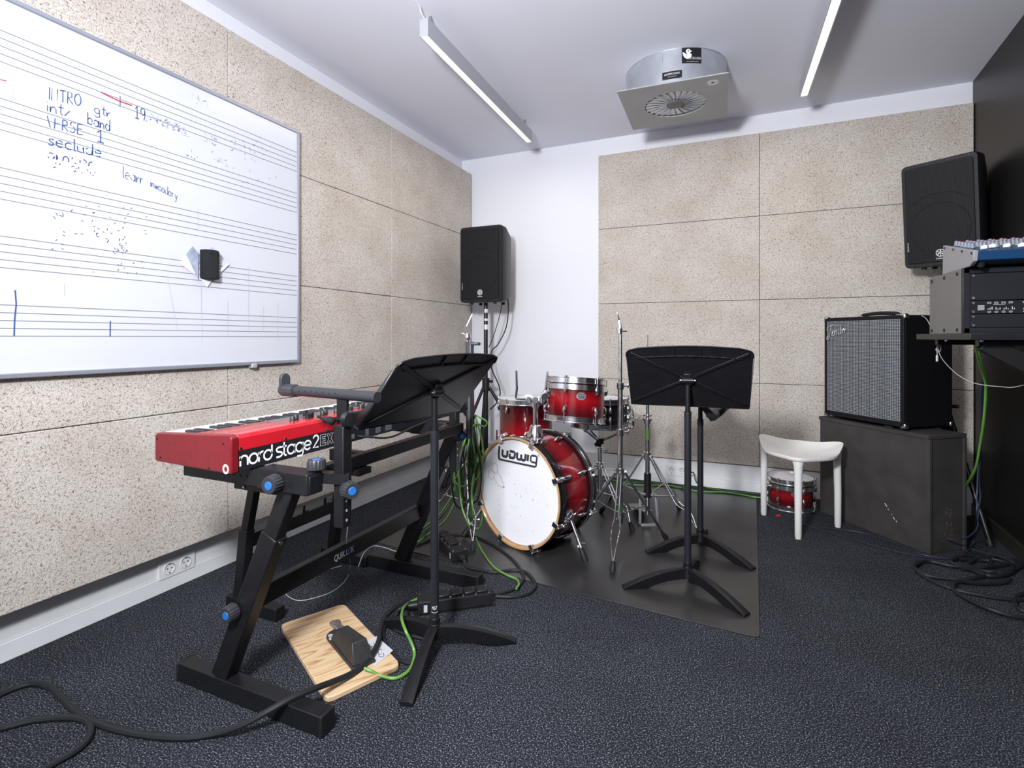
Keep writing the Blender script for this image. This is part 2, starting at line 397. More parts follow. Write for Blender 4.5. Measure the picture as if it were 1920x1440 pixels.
SF = {  # simple hand-drawn stroke letters, unit height
 'I': ([[(.1, 0), (.12, 1)]], .3), 'N': ([[(0, 0), (.05, 1), (.5, 0), (.52, 1)]], .7), 'T': ([[(0, .95), (.6, 1)], [(.3, 1), (.28, 0)]], .7),
 'R': ([[(0, 0), (.05, 1), (.4, .95), (.42, .6), (.08, .5), (.5, 0)]], .65), 'O': ([arc(.32, .5, .3, 100, 455, 14, .48)], .8),
 'V': ([[(0, 1), (.25, 0), (.5, 1)]], .6), 'E': ([[(.5, 1), (.05, .95), (0, 0), (.5, .02)], [(.03, .5), (.4, .52)]], .65),
 'S': ([cr2([(.5, .9), (.25, 1), (.05, .75), (.45, .4), (.3, .02), (0, .1)])], .65), '1': ([[(0, .75), (.2, 1), (.2, 0)], [(0, 0), (.4, 0)]], .55),
 '9': ([arc(.25, .7, .22, 20, 380, 12, .28) + [(.45, .3), (.35, 0)]], .6), '.': ([[(0, 0), (.08, .06)]], .3), ' ': ([], .5),
 'a': ([arc(.25, .28, .24, 30, 390, 12, .28) + [(.5, .55), (.5, 0)]], .65), 'b': ([[(0, 1), (.02, 0)] + arc(.25, .28, .24, 200, 520, 12, .28)], .65),
 'c': ([arc(.28, .28, .26, 50, 310, 10, .28)], .55), 'd': ([arc(.25, .28, .24, 30, 390, 12, .28), [(.5, 1), (.5, 0)]], .65),
 'e': ([[(.03, .3), (.48, .32)] + arc(.25, .28, .24, 10, 320, 12, .28)], .6), 'g': ([arc(.25, .28, .22, 30, 390, 12, .28) + [(.48, -.3), (.2, -.4), (.02, -.25)]], .65),
 'i': ([[(.1, .5), (.1, 0)], [(.1, .75), (.12, .8)]], .28), 'l': ([[(.1, 1), (.1, .05), (.2, 0)]], .3),
 'm': ([[(0, .5), (0, 0), (.05, .4), (.2, .52), (.25, 0), (.3, .4), (.45, .52), (.5, 0)]], .65),
 'n': ([[(0, .5), (.02, 0), (.08, .4), (.28, .52), (.42, .35), (.44, 0)]], .6), 'o': ([arc(.25, .28, .24, 90, 450, 12, .28)], .62),
 'r': ([[(0, .5), (.02, 0), (.08, .35), (.3, .5)]], .4), 's': ([cr2([(.38, .48), (.15, .52), (.08, .35), (.35, .18), (.2, 0), (0, .06)])], .5),
 't': ([[(.2, .9), (.18, .1), (.35, 0)], [(0, .6), (.4, .62)]], .45), 'u': ([[(0, .5), (.05, .05), (.3, .02), (.42, .3), (.43, .5), (.45, 0)]], .6),
 'w': ([[(0, .5), (.12, 0), (.25, .4), (.38, 0), (.5, .5)]], .65), 'x': ([[(0, .5), (.4, 0)], [(.4, .52), (0, 0)]], .55), 'y': ([[(0, .5), (.22, .05)], [(.45, .5), (.1, -.4)]], .55)}
def write(mb, s, pxa, pxb, h, wd=.0035, keep=1., mapf=None, rnd=random.Random(3)):
    (ya, za), (yb, zb) = bd(*pxa), bd(*pxb)
    tot = sum(SF[c][1] for c in s); k = (yb-ya)/tot; x = 0.
    for c in s:
        for st in SF[c][0]:
            P = [(ya+(x+u)*k, za+(zb-za)*(x+u)/tot+v*h) for u, v in st]
            if keep < 1:
                q = [P[i:i+2] for i in range(len(P)-1)]
                for seg in q:
                    if rnd.random() < keep: mb.ribbon(seg, wd, lambda u, v: wbm(u, v, .0008))
            else: mb.ribbon(P, wd, lambda u, v: wbm(u, v, .0008))
        x += SF[c][1]
mb = MB()
write(mb, 'INTRO', (90, 186), (155, 200), .042, .003, 1.); write(mb, 'gtr', (176, 211), (208, 221), .035, .0025, .9)
write(mb, 'intx', (86, 208), (134, 221), .042, .0026, .88); write(mb, 'band', (164, 232), (208, 247), .042, .003, .92)
write(mb, 'VERSE', (88, 238), (158, 254), .038, .003, .85); write(mb, '1', (182, 265), (199, 270), .045, .004)
write(mb, 'seclude', (90, 271), (192, 296), .042, .0035, .85); write(mb, '19.', (253, 221), (279, 229), .048, .0032)
write(mb, 'learn', (229, 333), (272, 347), .045, .0024, .8); write(mb, 'inwoodany', (281, 349), (333, 375), .035, .0022, .8)
write(mb, 'ornoor', (88, 296), (175, 313), .035, .0035, .4); write(mb, 'anooeno', (94, 313), (180, 330), .035, .0025, .25)
mb.ribbon([bd(225, 180), bd(225, 201)], .003, wbm)
mb.ribbon([bd(28, 544), bd(30, 570), bd(27, 600), bd(26, 630)], .004, lambda u, v: wbm(u, v, .0008)); mb.ribbon([bd(206.5, 602), bd(206, 631)], .004, lambda u, v: wbm(u, v, .0008))
rnd = random.Random(11)
for (ax, ay, bx_, by_, n, sz) in ((100, 395, 140, 415, 5, .012), (150, 385, 275, 440, 22, .007), (90, 425, 240, 470, 16, .008), (200, 448, 240, 475, 22, .007), (420, 265, 500, 305, 26, .006), (340, 280, 370, 300, 8, .006), (440, 320, 520, 345, 6, .008), (170, 490, 270, 515, 14, .005)):
    for _ in range(n):
        u, v = bd(ax+(bx_-ax)*rnd.random(), ay+(by_-ay)*rnd.random()); t = rnd.random()*PI
        mb.ribbon([(u, v), (u+sz*math.cos(t), v+sz*math.sin(t))], .0022, lambda u, v: wbm(u, v, .0008))
mb.build('marker_writing', M_inkb, wb)
mb = MB()
for q in ([(120, 532), (121, 556)], [(313, 515), (325, 580), (333, 619)], [(377, 540), (379, 641)], [(427, 565), (427, 632)], [(466, 500), (466, 625)], [(521, 568), (521, 640)], [(494, 575), (494, 620)], [(23, 165), (23, 187)], [(371, 390), (371, 430)]):
    mb.ribbon([bd(*p) for p in q], .0022, lambda u, v: wbm(u, v, .0007))
for (ax, ay, bx_, by_, n) in ((277, 217, 350, 250, 60), (385, 258, 420, 275, 14), (345, 175, 395, 200, 10), (395, 290, 440, 320, 14)):
    for _ in range(n):
        s = rnd.random(); u, v = bd(ax+(bx_-ax)*s, ay+(by_-ay)*s+rnd.uniform(-7, 7)); t = rnd.random()*PI
        mb.ribbon([(u, v), (u+.012*math.cos(t), v+.012*math.sin(t))], .003, lambda u, v: wbm(u, v, .0007))
mb.build('marker_smudges', M_inkp, wb)
MB().ribbon([bd(189, 173), bd(203, 180), bd(222, 189), bd(247, 198)], .0045, lambda u, v: wbm(u, v, .001)).build('red_marker_line', M_inkr, wb)
MB().ribbon([bd(0, 149), bd(12, 152)], .003, wbm).build('red_marker_line', M_inkr, wb)
p = onx(475, 678, BX)
MB().box((BX-.004, p.y, z0-.012), (.03, .03, .022)).build('tray_clip', M_alu, wb, bevel=.004)
# eraser
ey, ez = bd(388, 497)
er = thing('board_eraser', 'black felt board eraser with a blue-grey tissue stuck on the whiteboard', 'board eraser', (BX, ey, ez-.065))
mb = MB(); pr = [(-.038, .0), (-.034, .030), (-.015, .044), (.014, .047), (.030, .036), (.036, 0)]
mb.prism(pr, lambda u, v, t: Vector((BX+.004+v, ey+u, ez+t)), -.064, .064); mb.build('felt_body', M_eras, er, bevel=.004)
mb = MB()
for k in range(9): mb.box((BX+.014, ey+.038, ez-.055+k*.0135), (.030, .009, .006))
for k in range(5): mb.box((BX+.047, ey-.016+k*.009, ez+.05), (.010, .005, .014))
mb.build('felt_ridge', M_eras, er, bevel=.002)
MB().flat([(ey+.02*0-.05, ez-.07), (ey-.115, ez+.03), (ey-.08, ez+.07), (ey-.046, ez+.045)], lambda u, v: Vector((BX+.012+(u-ey+.05)*-.25, u, v))).flat([(ey-.01, ez+.064), (ey+.015, ez+.082), (ey+.032, ez+.062)], lambda u, v: Vector((BX+.02, u, v))).build('tissue', M_cloth, er)
MB().flat([(ey-.06, ez-.05), (ey-.125, ez-.01), (ey-.11, ez+.03), (ey-.05, ez+.02)], lambda u, v: Vector((BX+.006, u, v))).build('white_tissue', mat('white_tissue', (.75, .76, .80), .9), er)
MB().flat([(ey-.04, ez-.06), (ey-.005, ez-.10), (ey+.02, ez-.066)], lambda u, v: Vector((BX+.008, u, v))).build('white_tissue', MATS['white_tissue'], er)
MB().flat([(ey+.048, ez-.02), (ey+.095, ez+.024), (ey+.10, ez+.014), (ey+.055, ez-.03)], lambda u, v: Vector((BX+.012, u, v))).build('white_tissue', mat('white_tissue', (.75, .76, .80), .9), er)

# ------------------------------------------------------------------ wall sockets
def socket(c, u, n, gang, label, blank=False):
    c, u, n = Vector(c), Vector(u), Vector(n)
    t = thing('wall_socket', label, 'wall socket', c, group='sockets in the white trunking')
    mp = lambda a, b, tt=0.: c + u*a + Z3*b + n*tt
    mb = MB(); mb.prism(rbox2(.081*gang, .081, .006), mp, 0, .009); mb.build('cover_frame', M_base, t, bevel=.002)
    for g in range(gang):
        a = (g-(gang-1)/2)*.073
        if blank:
            MB().prism([(p[0]+a, p[1]) for p in rbox2(.05, .05, .004)], mp, .009, .012).build('data_plate', M_base, t, bevel=.001)
            continue
        M = frame(c+u*a+n*.0095, u, Z3, n)
        MB(M).lathe([(.026, .0), (.026, .003), (.021, .003), (.020, .0012), (.0001, .0012)], 28).build('socket_insert', M_base, t)
        mb = MB(M)
        for sx in (-1, 1): mb.cyl((sx*.0095, 0, .001), (sx*.0095, 0, .0022), .0028, n=10)
        for sy in (-1, 1): mb.box((0, sy*.0185, .003), (.005, .003, .003))
        for k in range(14):
            an = math.radians(20+k*10.5); mb.box((.0205*math.cos(an), .0205*math.sin(an), .0032), (.003, .0016, .001), Matrix.Rotation(an, 3, 'Z'))
        mb.build('contact_hole', M_dark, t)
p = onx(331, 1061, -2.295); socket((-2.297, p.y, .097), (0, 1, 0), (1, 0, 0), 2, 'white double wall socket in the trunking left of the keyboard stand')
p = onx(557, 955, -2.295); socket((-2.297, p.y, .1), (0, 1, 0), (1, 0, 0), 2, 'white blank data outlet behind the keyboard stand', True)
p = onx(617, 942, -2.295); socket((-2.297, p.y, .105), (0, 1, 0), (1, 0, 0), 1, 'white single wall socket behind the keyboard stand post')
p = onx(664, 925, -2.295); socket((-2.297, p.y, .105), (0, 1, 0), (1, 0, 0), 1, 'white wall socket right of the keyboard stand post')
p = ony(1269, 880, 4.12); socket((p.x, 4.119, .1), (1, 0, 0), (0, -1, 0), 2, 'white double wall socket on the back wall behind the hi-hat stand')

# ------------------------------------------------------------------ ceiling lights and diffuser
def light(a, b, label):
    a, b = Vector(a), Vector(b); d = (b-a).normalized(); c = (a+b)/2
    t = thing('ceiling_light', label, 'ceiling light', (c.x, c.y, ZC), group='slim suspended ceiling lights')
    zb, h, w = 2.56, .085, .046; s = d.cross(Z3)
    mb = MB()
    mb.bar(a+Z3*(zb+h/2+.006), b+Z3*(zb+h/2+.006), w, h-.012)
    for sg in (-1, 1): mb.bar(a+s*sg*(w/2-.002)+Z3*(zb+.006), b+s*sg*(w/2-.002)+Z3*(zb+.006), .004, .012)
    for q in (a, b): mb.bar(q+Z3*(zb+h/2)-d*.001, q+Z3*(zb+h/2)+d*.001, w, h)
    mb.build('housing', M_alu, t)
    MB().bar(a+d*.003+Z3*(zb+.008), b-d*.003+Z3*(zb+.008), w-.009, .008).build('diffuser_lens', M_lens, t)
    for q in (a+d*.06, b-d*.1):
        MB().cyl(q+Z3*(zb+h), q+Z3*(ZC-.012), .0012, n=6).cyl(q+Z3*(ZC-.022), q+Z3*ZC, .007, n=12).cyl(q+Z3*(zb+h-.002), q+Z3*(zb+h+.012), .0045, n=10).build('hanger_wire', M_chromed, t)
    return t, a, d
t, a, d = light((-1.42, 2.155, 0), (-1.473, 3.646, 0), 'slim suspended ceiling light left of the round air diffuser')
p = a + Z3*2.64
MB().tube(cat_rom([p+d*.02, p-d*.03+Z3*.02, p-d*.1+Z3*.046, p-d*.6+Z3*.048-X3*.06, p-d*1.2+Z3*.048-X3*.12], 6), .0025, 6).build('power_cable', M_white, t)
light((.383, 2.13, 0), (.328, 3.623, 0), 'slim suspended ceiling light right of the round air diffuser')
rz = math.radians(2.2); DC = Vector((-.382, 3.287, 0)); DM = Matrix.Translation(DC) @ Matrix.Rotation(rz, 4, 'Z')
df = thing('air_diffuser', 'grey square ceiling air diffuser with a round swirl of vanes', 'air diffuser', (DC.x, DC.y, ZC))
zp = 2.50; S = .2945
MB(DM).lathe([(.288, zp+.01), (.288, ZC-.004), (.291, ZC-.004), (.291, ZC)], 64).build('duct_collar', M_steel, df)
mb = MB(DM); n = 96; ri = .176
sq = []
for k in range(n):
    an = 2*PI*k/n; c_, s_ = math.cos(an), math.sin(an); m_ = max(abs(c_), abs(s_)); sq.append((S*c_/m_, S*s_/m_))
ins = [(ri*math.cos(2*PI*k/n), ri*math.sin(2*PI*k/n)) for k in range(n)]
for z in (zp, zp+.006):
    i = mb.pts([(x, y, z) for x, y in sq]); j = mb.pts([(x, y, z) for x, y in ins])
    for k in range(n): mb.face([i+k, i+(k+1) % n, j+(k+1) % n, j+k] if z > zp else [j+k, j+(k+1) % n, i+(k+1) % n, i+k])
m0 = 0; m1 = 2*n
for k in range(n):
    mb.face([m0+k, m1+k, m1+(k+1) % n, m0+(k+1) % n]); mb.face([m0+n+k, m0+n+(k+1) % n, m1+n+(k+1) % n, m1+n+k])
mb.build('face_plate', M_greyp, df)
MB(DM).lathe([(.18, zp+.02), (.18, zp+.075), (.0001, zp+.075)], 40).build('dark_throat', M_dark, df)
for k in range(24):
    an = 2*PI*k/24
    R = DM @ Matrix.Rotation(an, 4, 'Z')
    mb = MB(R); P = []
    for q in range(7):
        r = .047+(.174-.047)*q/6; y = .012*math.sin(q/6*PI)*.6
        P.append((r, y))
    for (sx) in (0,):
        i = mb.pts([(r, y, zp+.002) for r, y in P] + [(r, y+.002+.006*(r/.174), zp+.011) for r, y in P] + [(r, y+.0015, zp+.002) for r, y in P] + [(r, y+.0035+.006*(r/.174), zp+.011) for r, y in P])
        for q in range(6):
            mb.face([i+q, i+q+1, i+7+q+1, i+7+q]); mb.face([i+14+q, i+21+q, i+21+q+1, i+14+q+1]); mb.face([i+q, i+14+q, i+14+q+1, i+q+1])
    mb.build('swirl_vane', M_greyp, df)
mb = MB(DM); mb.lathe([(.050, zp-.001), (.050, zp+.02), (.0001, zp+.02)], 32); mb.lathe([(.0001, zp-.004), (.040, zp-.003), (.050, zp-.001)], 32)
hub = mb.build('vane_hub', mat('hub_grey', (.13, .125, .125), .5), df)
mb = MB(); text(mb, 'ROTOVENT', lambda u, v: DM @ Vector((u, v, zp-.0048)), .011, width=.062, align='C', x0=0, y0=-.005)
for q in mb.v: pass
mb.build('hub_lettering', M_greyp, hub)
phi0 = math.atan2(-DC.y, -DC.x)
def cylmap(phi, z, rr):
    return lambda u, v, t=0.: Vector((DC.x+(rr+t)*math.cos(phi+u/rr), DC.y+(rr+t)*math.sin(phi+u/rr), z+v))
def patch(mb, mapf, w, h, t=0., nseg=8):
    i = mb.pts([mapf(-w/2+w*k/nseg, s*h/2, t) for s in (-1, 1) for k in range(nseg+1)])
    for k in range(nseg): mb.face([i+k, i+k+1, i+nseg+2+k, i+nseg+1+k])
mp = cylmap(phi0+.31, 2.643, .2892)
mb = MB(); patch(mb, mp, .108, .084); st = mb.build('black_sticker', mat('sticker_black', (.006, .007, .010), .35), df)
mb = MB(); tm = lambda u, v: mp(u, v, .0008)
mb.flat(cr2([(-.05, .016), (-.044, -.006), (-.028, -.018), (-.008, -.012), (-.002, .004), (-.014, .012), (-.03, .008), (-.043, .016)], 5, True), tm)
mb.flat(arc(-.020, .022, .013, 0, 350, 16), tm); mb.flat([(-.010, .026), (.002, .022), (-.009, .018)], tm)
text(mb, 'RECKLESS', tm, .0125, x0=-.028, y0=-.021, width=.078, shear=.1)
text(mb, 'www.recklesscrew.nl', tm, .0045, x0=-.03, y0=-.035, width=.066)
mb.build('duck_print', M_wh, st)
mb = MB(); tm2 = lambda u, v: mp(u, v, .0012); mb.flat(arc(-.0195, .0235, .0038, 0, 350, 10), tm2); mb.build('duck_eye', MATS['sticker_black'], st)
mp3 = cylmap(phi0-.055, 2.545, .2892)
mb = MB(); patch(mb, mp3, .105, .042); st = mb.build('small_black_sticker', MATS['sticker_black'], df)
mb = MB(); tm = lambda u, v: mp3(u, v, .0008); text(mb, '#FUNPACKXXX', tm, .011, y0=.001, width=.084, align='C', shear=.2); text(mb, 'www.funpack.nl', tm, .004, y0=-.010, width=.045, align='C')
mb.ribbon([(-.049, -.0185), (.049, -.0185)], .001, tm); mb.build('sticker_print', M_wh, st)
mp4 = cylmap(phi0-.06, 2.588, .2892); mb = MB(); mb.flat(arc(0, 0, .006, 0, 345, 14), lambda u, v: mp4(u, v, .002)); mb.build('rivet', M_alu, df)
mp5 = cylmap(phi0-.26, 2.65, .2892); mb = MB(); mb.prism(rbox2(.016, .055, .002, 2), lambda u, v, t: mp5(u, v, t), .0, .003); mb.build('clip_bracket', M_steel, df)
o_ = DM @ Vector((.215, -.215, zp-.0008))
mb = MB(); mb.flat(list(reversed(arc(0, 0, .034, 0, 350, 28))), lambda u, v: Vector((o_.x+u, o_.y+v, o_.z))); rs = mb.build('round_white_sticker', mat('sticker_white', (.72, .70, .70), .5), df)
mb = MB(); q = lambda u, v: Vector((o_.x+u, o_.y+v, o_.z-.0006))
mb.flat(list(reversed(rbox2(.016, .014, .002, 2))), q); mb.flat([(.003, .012), (0, .017), (-.003, .012)], q)
for s in (-1, 1): mb.ribbon(arc(0, 0, .029, 90+s*60, 90+s*110, 6), .0025, q)
mb.build('sticker_print', M_knob, rs)

# ------------------------------------------------------------------ PA speakers
def speaker(M, label, w=.362, h=.60, d=.34):
    t = thing('pa_speaker', label, 'loudspeaker', M=M, group='black PA loudspeakers')
    mb = MB(M); wr = .235; r = .03
    def ring(y, ww, zb, zt, rr):
        P = rbox2(ww, zt-zb, rr, 4); return mb.pts([(u, y, v+(zt+zb)/2) for u, v in P])
    R = [ring(.0, w-.012, .006, h-.006, .022), ring(.012, w, 0, h, .026), ring(.09, w, 0, h, .026), ring(.27, wr+.04, .05, h-.035, .026), ring(d, wr-.03, .09, h-.08, .022)]
    nn = 20
    for a, b in zip(R, R[1:]):
        for k in range(nn): mb.face([a+k, b+k, b+(k+1) % nn, a+(k+1) % nn])
    mb.face([R[0]+k for k in range(nn)]); mb.face([R[-1]+k for k in reversed(range(nn))])
    mb.build('cabinet', M_plas, t, smooth=.5)
    mb = MB(M); mb.prism(rbox2(w-.045, h-.05, .016), lambda u, v, tt: (u, -.003-tt, v+h/2), .0, .004); g = mb.build('grille', M_mesh, t, bevel=.002)
    mb = MB(M)
    for cz, rr in ((.215, .142), ):
        mb.tube([(rr*math.cos(2*PI*k/48), -.0072, cz+rr*math.sin(2*PI*k/48)) for k in range(48)], .0016, 6, True)
    mb.tube(cat_rom([(-.14, -.0072, .36), (-.06, -.0072, .405), (.06, -.0072, .405), (.14, -.0072, .36)], 8), .0014, 6)
    mb.build('grille_relief', M_mesh, g)
    mb = MB(M)
    for sz in (.014, h-.014):
        for k in range(4): mb.cyl((-.14+k*.0933, .004, sz), (-.14+k*.0933, -.002, sz), .004, n=10)
    mb.build('grille_screw', M_knob, t)
    q = lambda u, v, tt=0.: M @ Vector((u, -.0085-tt, .068+v))
    mb = MB(); mb.prism(rbox2(.05, .068, .002, 2), lambda u, v, tt: q(u, v-.006, tt-.0015), 0, .001); bg = mb.build('logo_plate', M_plas, t)
    mb = MB(); mb.ribbon(arc(0, .006, .0195, 0, 350, 30), .003, q, True)
    for k in range(6):
        an = math.radians(90+60*k); mb.ribbon([(.002*math.cos(an), .006+.002*math.sin(an)), (.0165*math.cos(an), .006+.0165*math.sin(an))], .0028, q)
    for k in range(3):
        an = math.radians(90+120*k); c_, s_ = math.cos(an), math.sin(an); mb.ribbon([(.011*c_-.005*s_, .006+.011*s_+.005*c_), (.011*c_+.005*s_, .006+.011*s_-.005*c_)], .0022, q)
    text(mb, 'YAMAHA', q, .0085, y0=-.030, width=.042, align='C'); mb.build('logo_print', M_wh, bg)
    mb = MB(); q2 = lambda u, v: M @ Vector((-w/2+.03, -.0085, .10+u)) + (M.to_3x3() @ Vector((-v, 0, 0))); text(mb, 'DXR12', q2, .006, width=.05); mb.build('model_lettering', M_wh, t)
    for s in (-1, 1):
        mb = MB(M); mb.box((s*(w/2-.036), .185, h*.53), (.02, .035, .13), Matrix.Rotation(s*.33, 3, 'Z')); mb.build('side_handle', M_dark, t, bevel=.004)
    for sx in (-1, 1):
        for yy in (.05, .2): MB(M).cyl((sx*.10, yy, .03), (sx*.10, yy, -.012), .014, n=12).build('rubber_foot', M_rub, t)
    return t
speaker(frame((-1.852, 3.586, 1.372), (1, 0, 0), (0, 1, 0), (0, 0, 1)), 'black loudspeaker on a pole in the white corner behind the drums', h=.585)
P1, P2 = Vector((.843, 3.785, 0)), Vector((1.148, 3.581, 0)); ex = (P2-P1).normalized(); iy = Vector((-ex.y, ex.x, 0)); 
th = .094; up = Z3*math.cos(th) - iy*math.sin(th); inw = iy*math.cos(th) + Z3*math.sin(th)
SR = frame((P1+P2)/2 + Z3*2.107 - up*.60, ex, inw, up)
speaker(SR, 'black loudspeaker tilted down above the bass amplifier on the right')
def spstand(label, base, top, hub, tips, tilt=None):
    b = Vector(base); t = thing('speaker_stand', label, 'speaker stand', b, group='black tripod speaker stands')
    MB().cyl(b+Z3*(hub-.02), b+Z3*top, .0165, n=16).build('upper_pole', M_blk2, t)
    MB().cyl(b+Z3*.06, b+Z3*(hub+.06), .0195, n=16).build('lower_pole', M_blk2, t)
    MB().cyl(b+Z3*(hub-.03), b+Z3*(hub+.075), .030, n=18).cyl(b+Z3*(hub+.05)-X3*.0, b+Z3*(hub+.05)+RT*.055-FW*.03, .011, n=10).cyl(b+Z3*.13, b+Z3*.175, .028, n=18).build('collar', M_plas, t, bevel=.003)
    for tp in tips:
        tp = Vector(tp); d = (tp-b); d.z = 0; dn = d.normalized()
        MB().tube([b+Z3*hub+dn*.03, tp+Z3*.016], .0125, 12).build('leg', M_blk2, t)
        MB().tube([tp+Z3*.03-dn*.015, tp+Z3*.001+dn*.004], .017, 12).build('rubber_foot', M_rub, t)
        mid = b+Z3*hub*.48 + d*.52
        MB().bar(b+Z3*.15+dn*.024, mid, .012, .018).build('brace', M_blk2, t)
    return t
spstand('black tripod stand carrying the corner loudspeaker behind the drums', (-1.90, 3.775, 0), 1.385, .70, [(-1.47, 3.88, 0), (-2.09, 4.03, 0), (-2.02, 3.33, 0)])
spstand('black tripod stand behind the bass amplifier under the right loudspeaker', (1.06, 3.79, 0), 1.515, .655, [(1.183, 3.546, 0), (1.20, 4.03, 0), (.79, 3.96, 0)])
t = bpy.data.objects['speaker_stand']
bz = Vector((-1.90, 3.775, 0))
for z, h in ((1.30, .03), (1.235, .018), (1.165, .04)):
    mb = MB(); mb.prism(arc(0, 0, .0172, -110, 10, 8), lambda u, v, tt: bz+Vector((u, v, z+tt)), 0, h); mb.build('paper_label', M_wh, t)

# ------------------------------------------------------------------ platform box and bass amp
bx = thing('wooden_box', 'black painted wooden box on the carpet under the bass amplifier', 'box', (.433, 3.83, 0))
e = Vector((.615, -.788, 0)); inn = Vector((.788, .615, 0)); A0 = Vector((.433, 3.83, 0))
BMx = frame(A0, e, inn, Z3)
mb = MB(BMx); W, D, Hh = .686, .25, .6035
mb.box((W/2, D/2, Hh/2), (W-.012, D, Hh)); mb.box((W/2, D/2, Hh-.011), (W, D+.008, .022))
mb.build('box_body', M_box, bx, bevel=.003)
for yy in (.011, D-.009): MB(BMx).box((W-.003, yy, (Hh-.022)/2), (.012, .018, Hh-.024)).build('edge_batten', M_box, bx, bevel=.002)
mb = MB(BMx); rnd = random.Random(2)
for (u, v, l, an) in ((.45, .19, .02, -.8), (.47, .165, .006, -1), (.50, .13, .014, -1.), (.515, .115, .008, -.8), (.49, .14, .004, 0)): mb.ribbon([(u, v), (u+l*math.cos(an), v+l*math.sin(an))], .004, lambda a, b: (a, -.0065, b))
mb.build('paint_chip', M_wh, bx)
mb = MB(BMx)
for k in range(20): 
    u, v = rnd.uniform(.09, .16), rnd.uniform(.05, .22); mb.ribbon([(u, v), (u+rnd.uniform(-.008, .008), v+rnd.uniform(.003, .014))], .003, lambda a, b: (W+.0008-.006, a, b))
mb.build('scuff_mark', mat('raw_wood_scuff', (.20, .15, .09), .8), bx)
am = thing('bass_amplifier', 'black bass amplifier with silver grille standing on the black wooden box', 'amplifier', M=frame((.461, 3.791, .6035), (.613, -.790, 0), (.790, .613, 0), (0, 0, 1)))
AM = WORLD[am.name].copy(); W, D, Hh = .515, .33, .618
mb = MB(AM); mb.box((W/2, D/2, .018+(Hh-.018)/2), (W, D, Hh-.018)); mb.build('cabinet', M_tolex, am, bevel=.008, seg=3)
mb = MB(AM)
for (c, d) in (((W/2, -.001, .034), (W-.01, .012, .03)), ((W/2, -.001, Hh-.012), (W-.01, .012, .022)), ((.011, -.001, Hh/2+.01), (.020, .012, Hh-.03)), ((W-.011, -.001, Hh/2+.01), (.020, .012, Hh-.03))): mb.box(c, d)
mb.build('front_rim', M_tolex, am, bevel=.003)
MB(AM).box((W/2, -.0015, Hh/2+.014), (W-.036, .008, Hh-.066)).build('grille_cloth', M_silver, am)
mb = MB(AM)
FEN = [[(0, .62), (.05, .86), (.35, .95), (.75, .98)], [(.42, .95), (.34, .5), (.2, .05), (.02, -.1), (-.05, .05), (.12, .2)], [(.16, .52), (.5, .55)],
 [(.52, .3), (.72, .42), (.7, .55), (.58, .5), (.55, .25), (.68, .12), (.82, .3)], [(.84, .5), (.84, .15), (.92, .45), (1.02, .48), (1.02, .15), (1.12, .25)],
 [(1.38, .52), (1.22, .5), (1.18, .2), (1.32, .15), (1.42, .5), (1.5, .95), (1.42, .4), (1.46, .15), (1.56, .25)], [(1.58, .3), (1.74, .45), (1.72, .55), (1.62, .5), (1.6, .25), (1.72, .14), (1.84, .3)], [(1.86, .5), (1.86, .15), (1.92, .42), (2.06, .5)]]
for st in FEN: mb.tube([(.026+p[0]*.068, -.010, Hh-.128+p[1]*.078+p[0]*.010) for p in cr2(st, 5)], .0028, 6)
mb.tube([(.026+u*.068, -.010, Hh-.128+v*.078) for u, v in cr2([(.1, -.12), (.6, -.02), (.5, .02)], 4)], .002, 6)
mb.build('script_logo', M_chrome, am)
for sx in (.008, W-.008):
    for sz in (.026, Hh-.008):
        for sy in (.008, D-.008): MB(AM).box((sx, sy, sz), (.030, .030, .030)).build('metal_corner', M_chromed, am, bevel=.008, seg=3)
for sx in (.05, W-.05):
    for sy in (.05, D-.05): MB(AM).cyl((sx, sy, 0), (sx, sy, .02), .02, n=14).build('rubber_foot', M_rub, am)
mb = MB(AM); mb.tube([(W*.5+(u)*.24, D*.4, Hh+v) for u, v in cr2([(-.5, 0), (-.42, .014), (0, .02), (.42, .014), (.5, 0)], 6)], .011, 8)
mb.build('carry_handle', M_rub, am)
for s in (-1, 1): MB(AM).box((W*.5+s*.12, D*.4, Hh+.004), (.03, .03, .01)).build('handle_cap', M_chromed, am, bevel=.003)
MB(AM).flat([(W-.12, .0), (W-.06, .0), (W-.07, .015), (W-.11, .015)], lambda u, v: (u, -.004, v)).build('hanging_tag', M_rub, am)

# ------------------------------------------------------------------ shelf, rack, mixer
sh = thing('wall_shelf', 'black bracketed shelf on the right wall carrying the rack case', 'shelf', (1.0, 2.4, 1.09))
mb = MB(); mb.box((.918, 2.383, 1.103), (.535, .565, .022)); mb.build('shelf_board', M_blk, sh, bevel=.002)
mb = MB(); mb.bar((.715, 2.2, 1.085), (1.195, 2.2, .77), .04, .055)
mb.build('diagonal_bracket', M_blk, sh, bevel=.003)
MB().bar((1.186, 2.2, 1.09), (1.178, 2.2, .7), .04, .03, (1, 0, 0)).build('wall_bracket', M_blk, sh)
for y_ in (2.2, 2.6): MB().bar((.7, y_, 1.082), (1.18, y_, 1.082), .03, .02).build('shelf_rail', M_blk, sh)
mb = MB()
for (x_, y_) in ((.70, 2.16), (.84, 2.16), (.96, 2.15), (.69, 2.45)): mb.cyl((x_, y_, 1.093), (x_, y_, 1.086), .006, n=10)
mb.build('bolt_head', M_chromed, sh)
rk = thing('rack_case', 'rack case with grey side and black front panels on the shelf', 'rack case', (.894, 2.4, 1.114))
x0, x1, ya, yb, za, zb = .653, 1.135, 2.17, 2.505, 1.114, 1.327
for x_ in (x0+.002, x1-.002): MB().box((x_, (ya+yb)/2+.008, (za+zb)/2), (.004, yb-ya-.016, zb-za)).build('side_panel', M_rackside, rk, bevel=.001)
mb = MB()
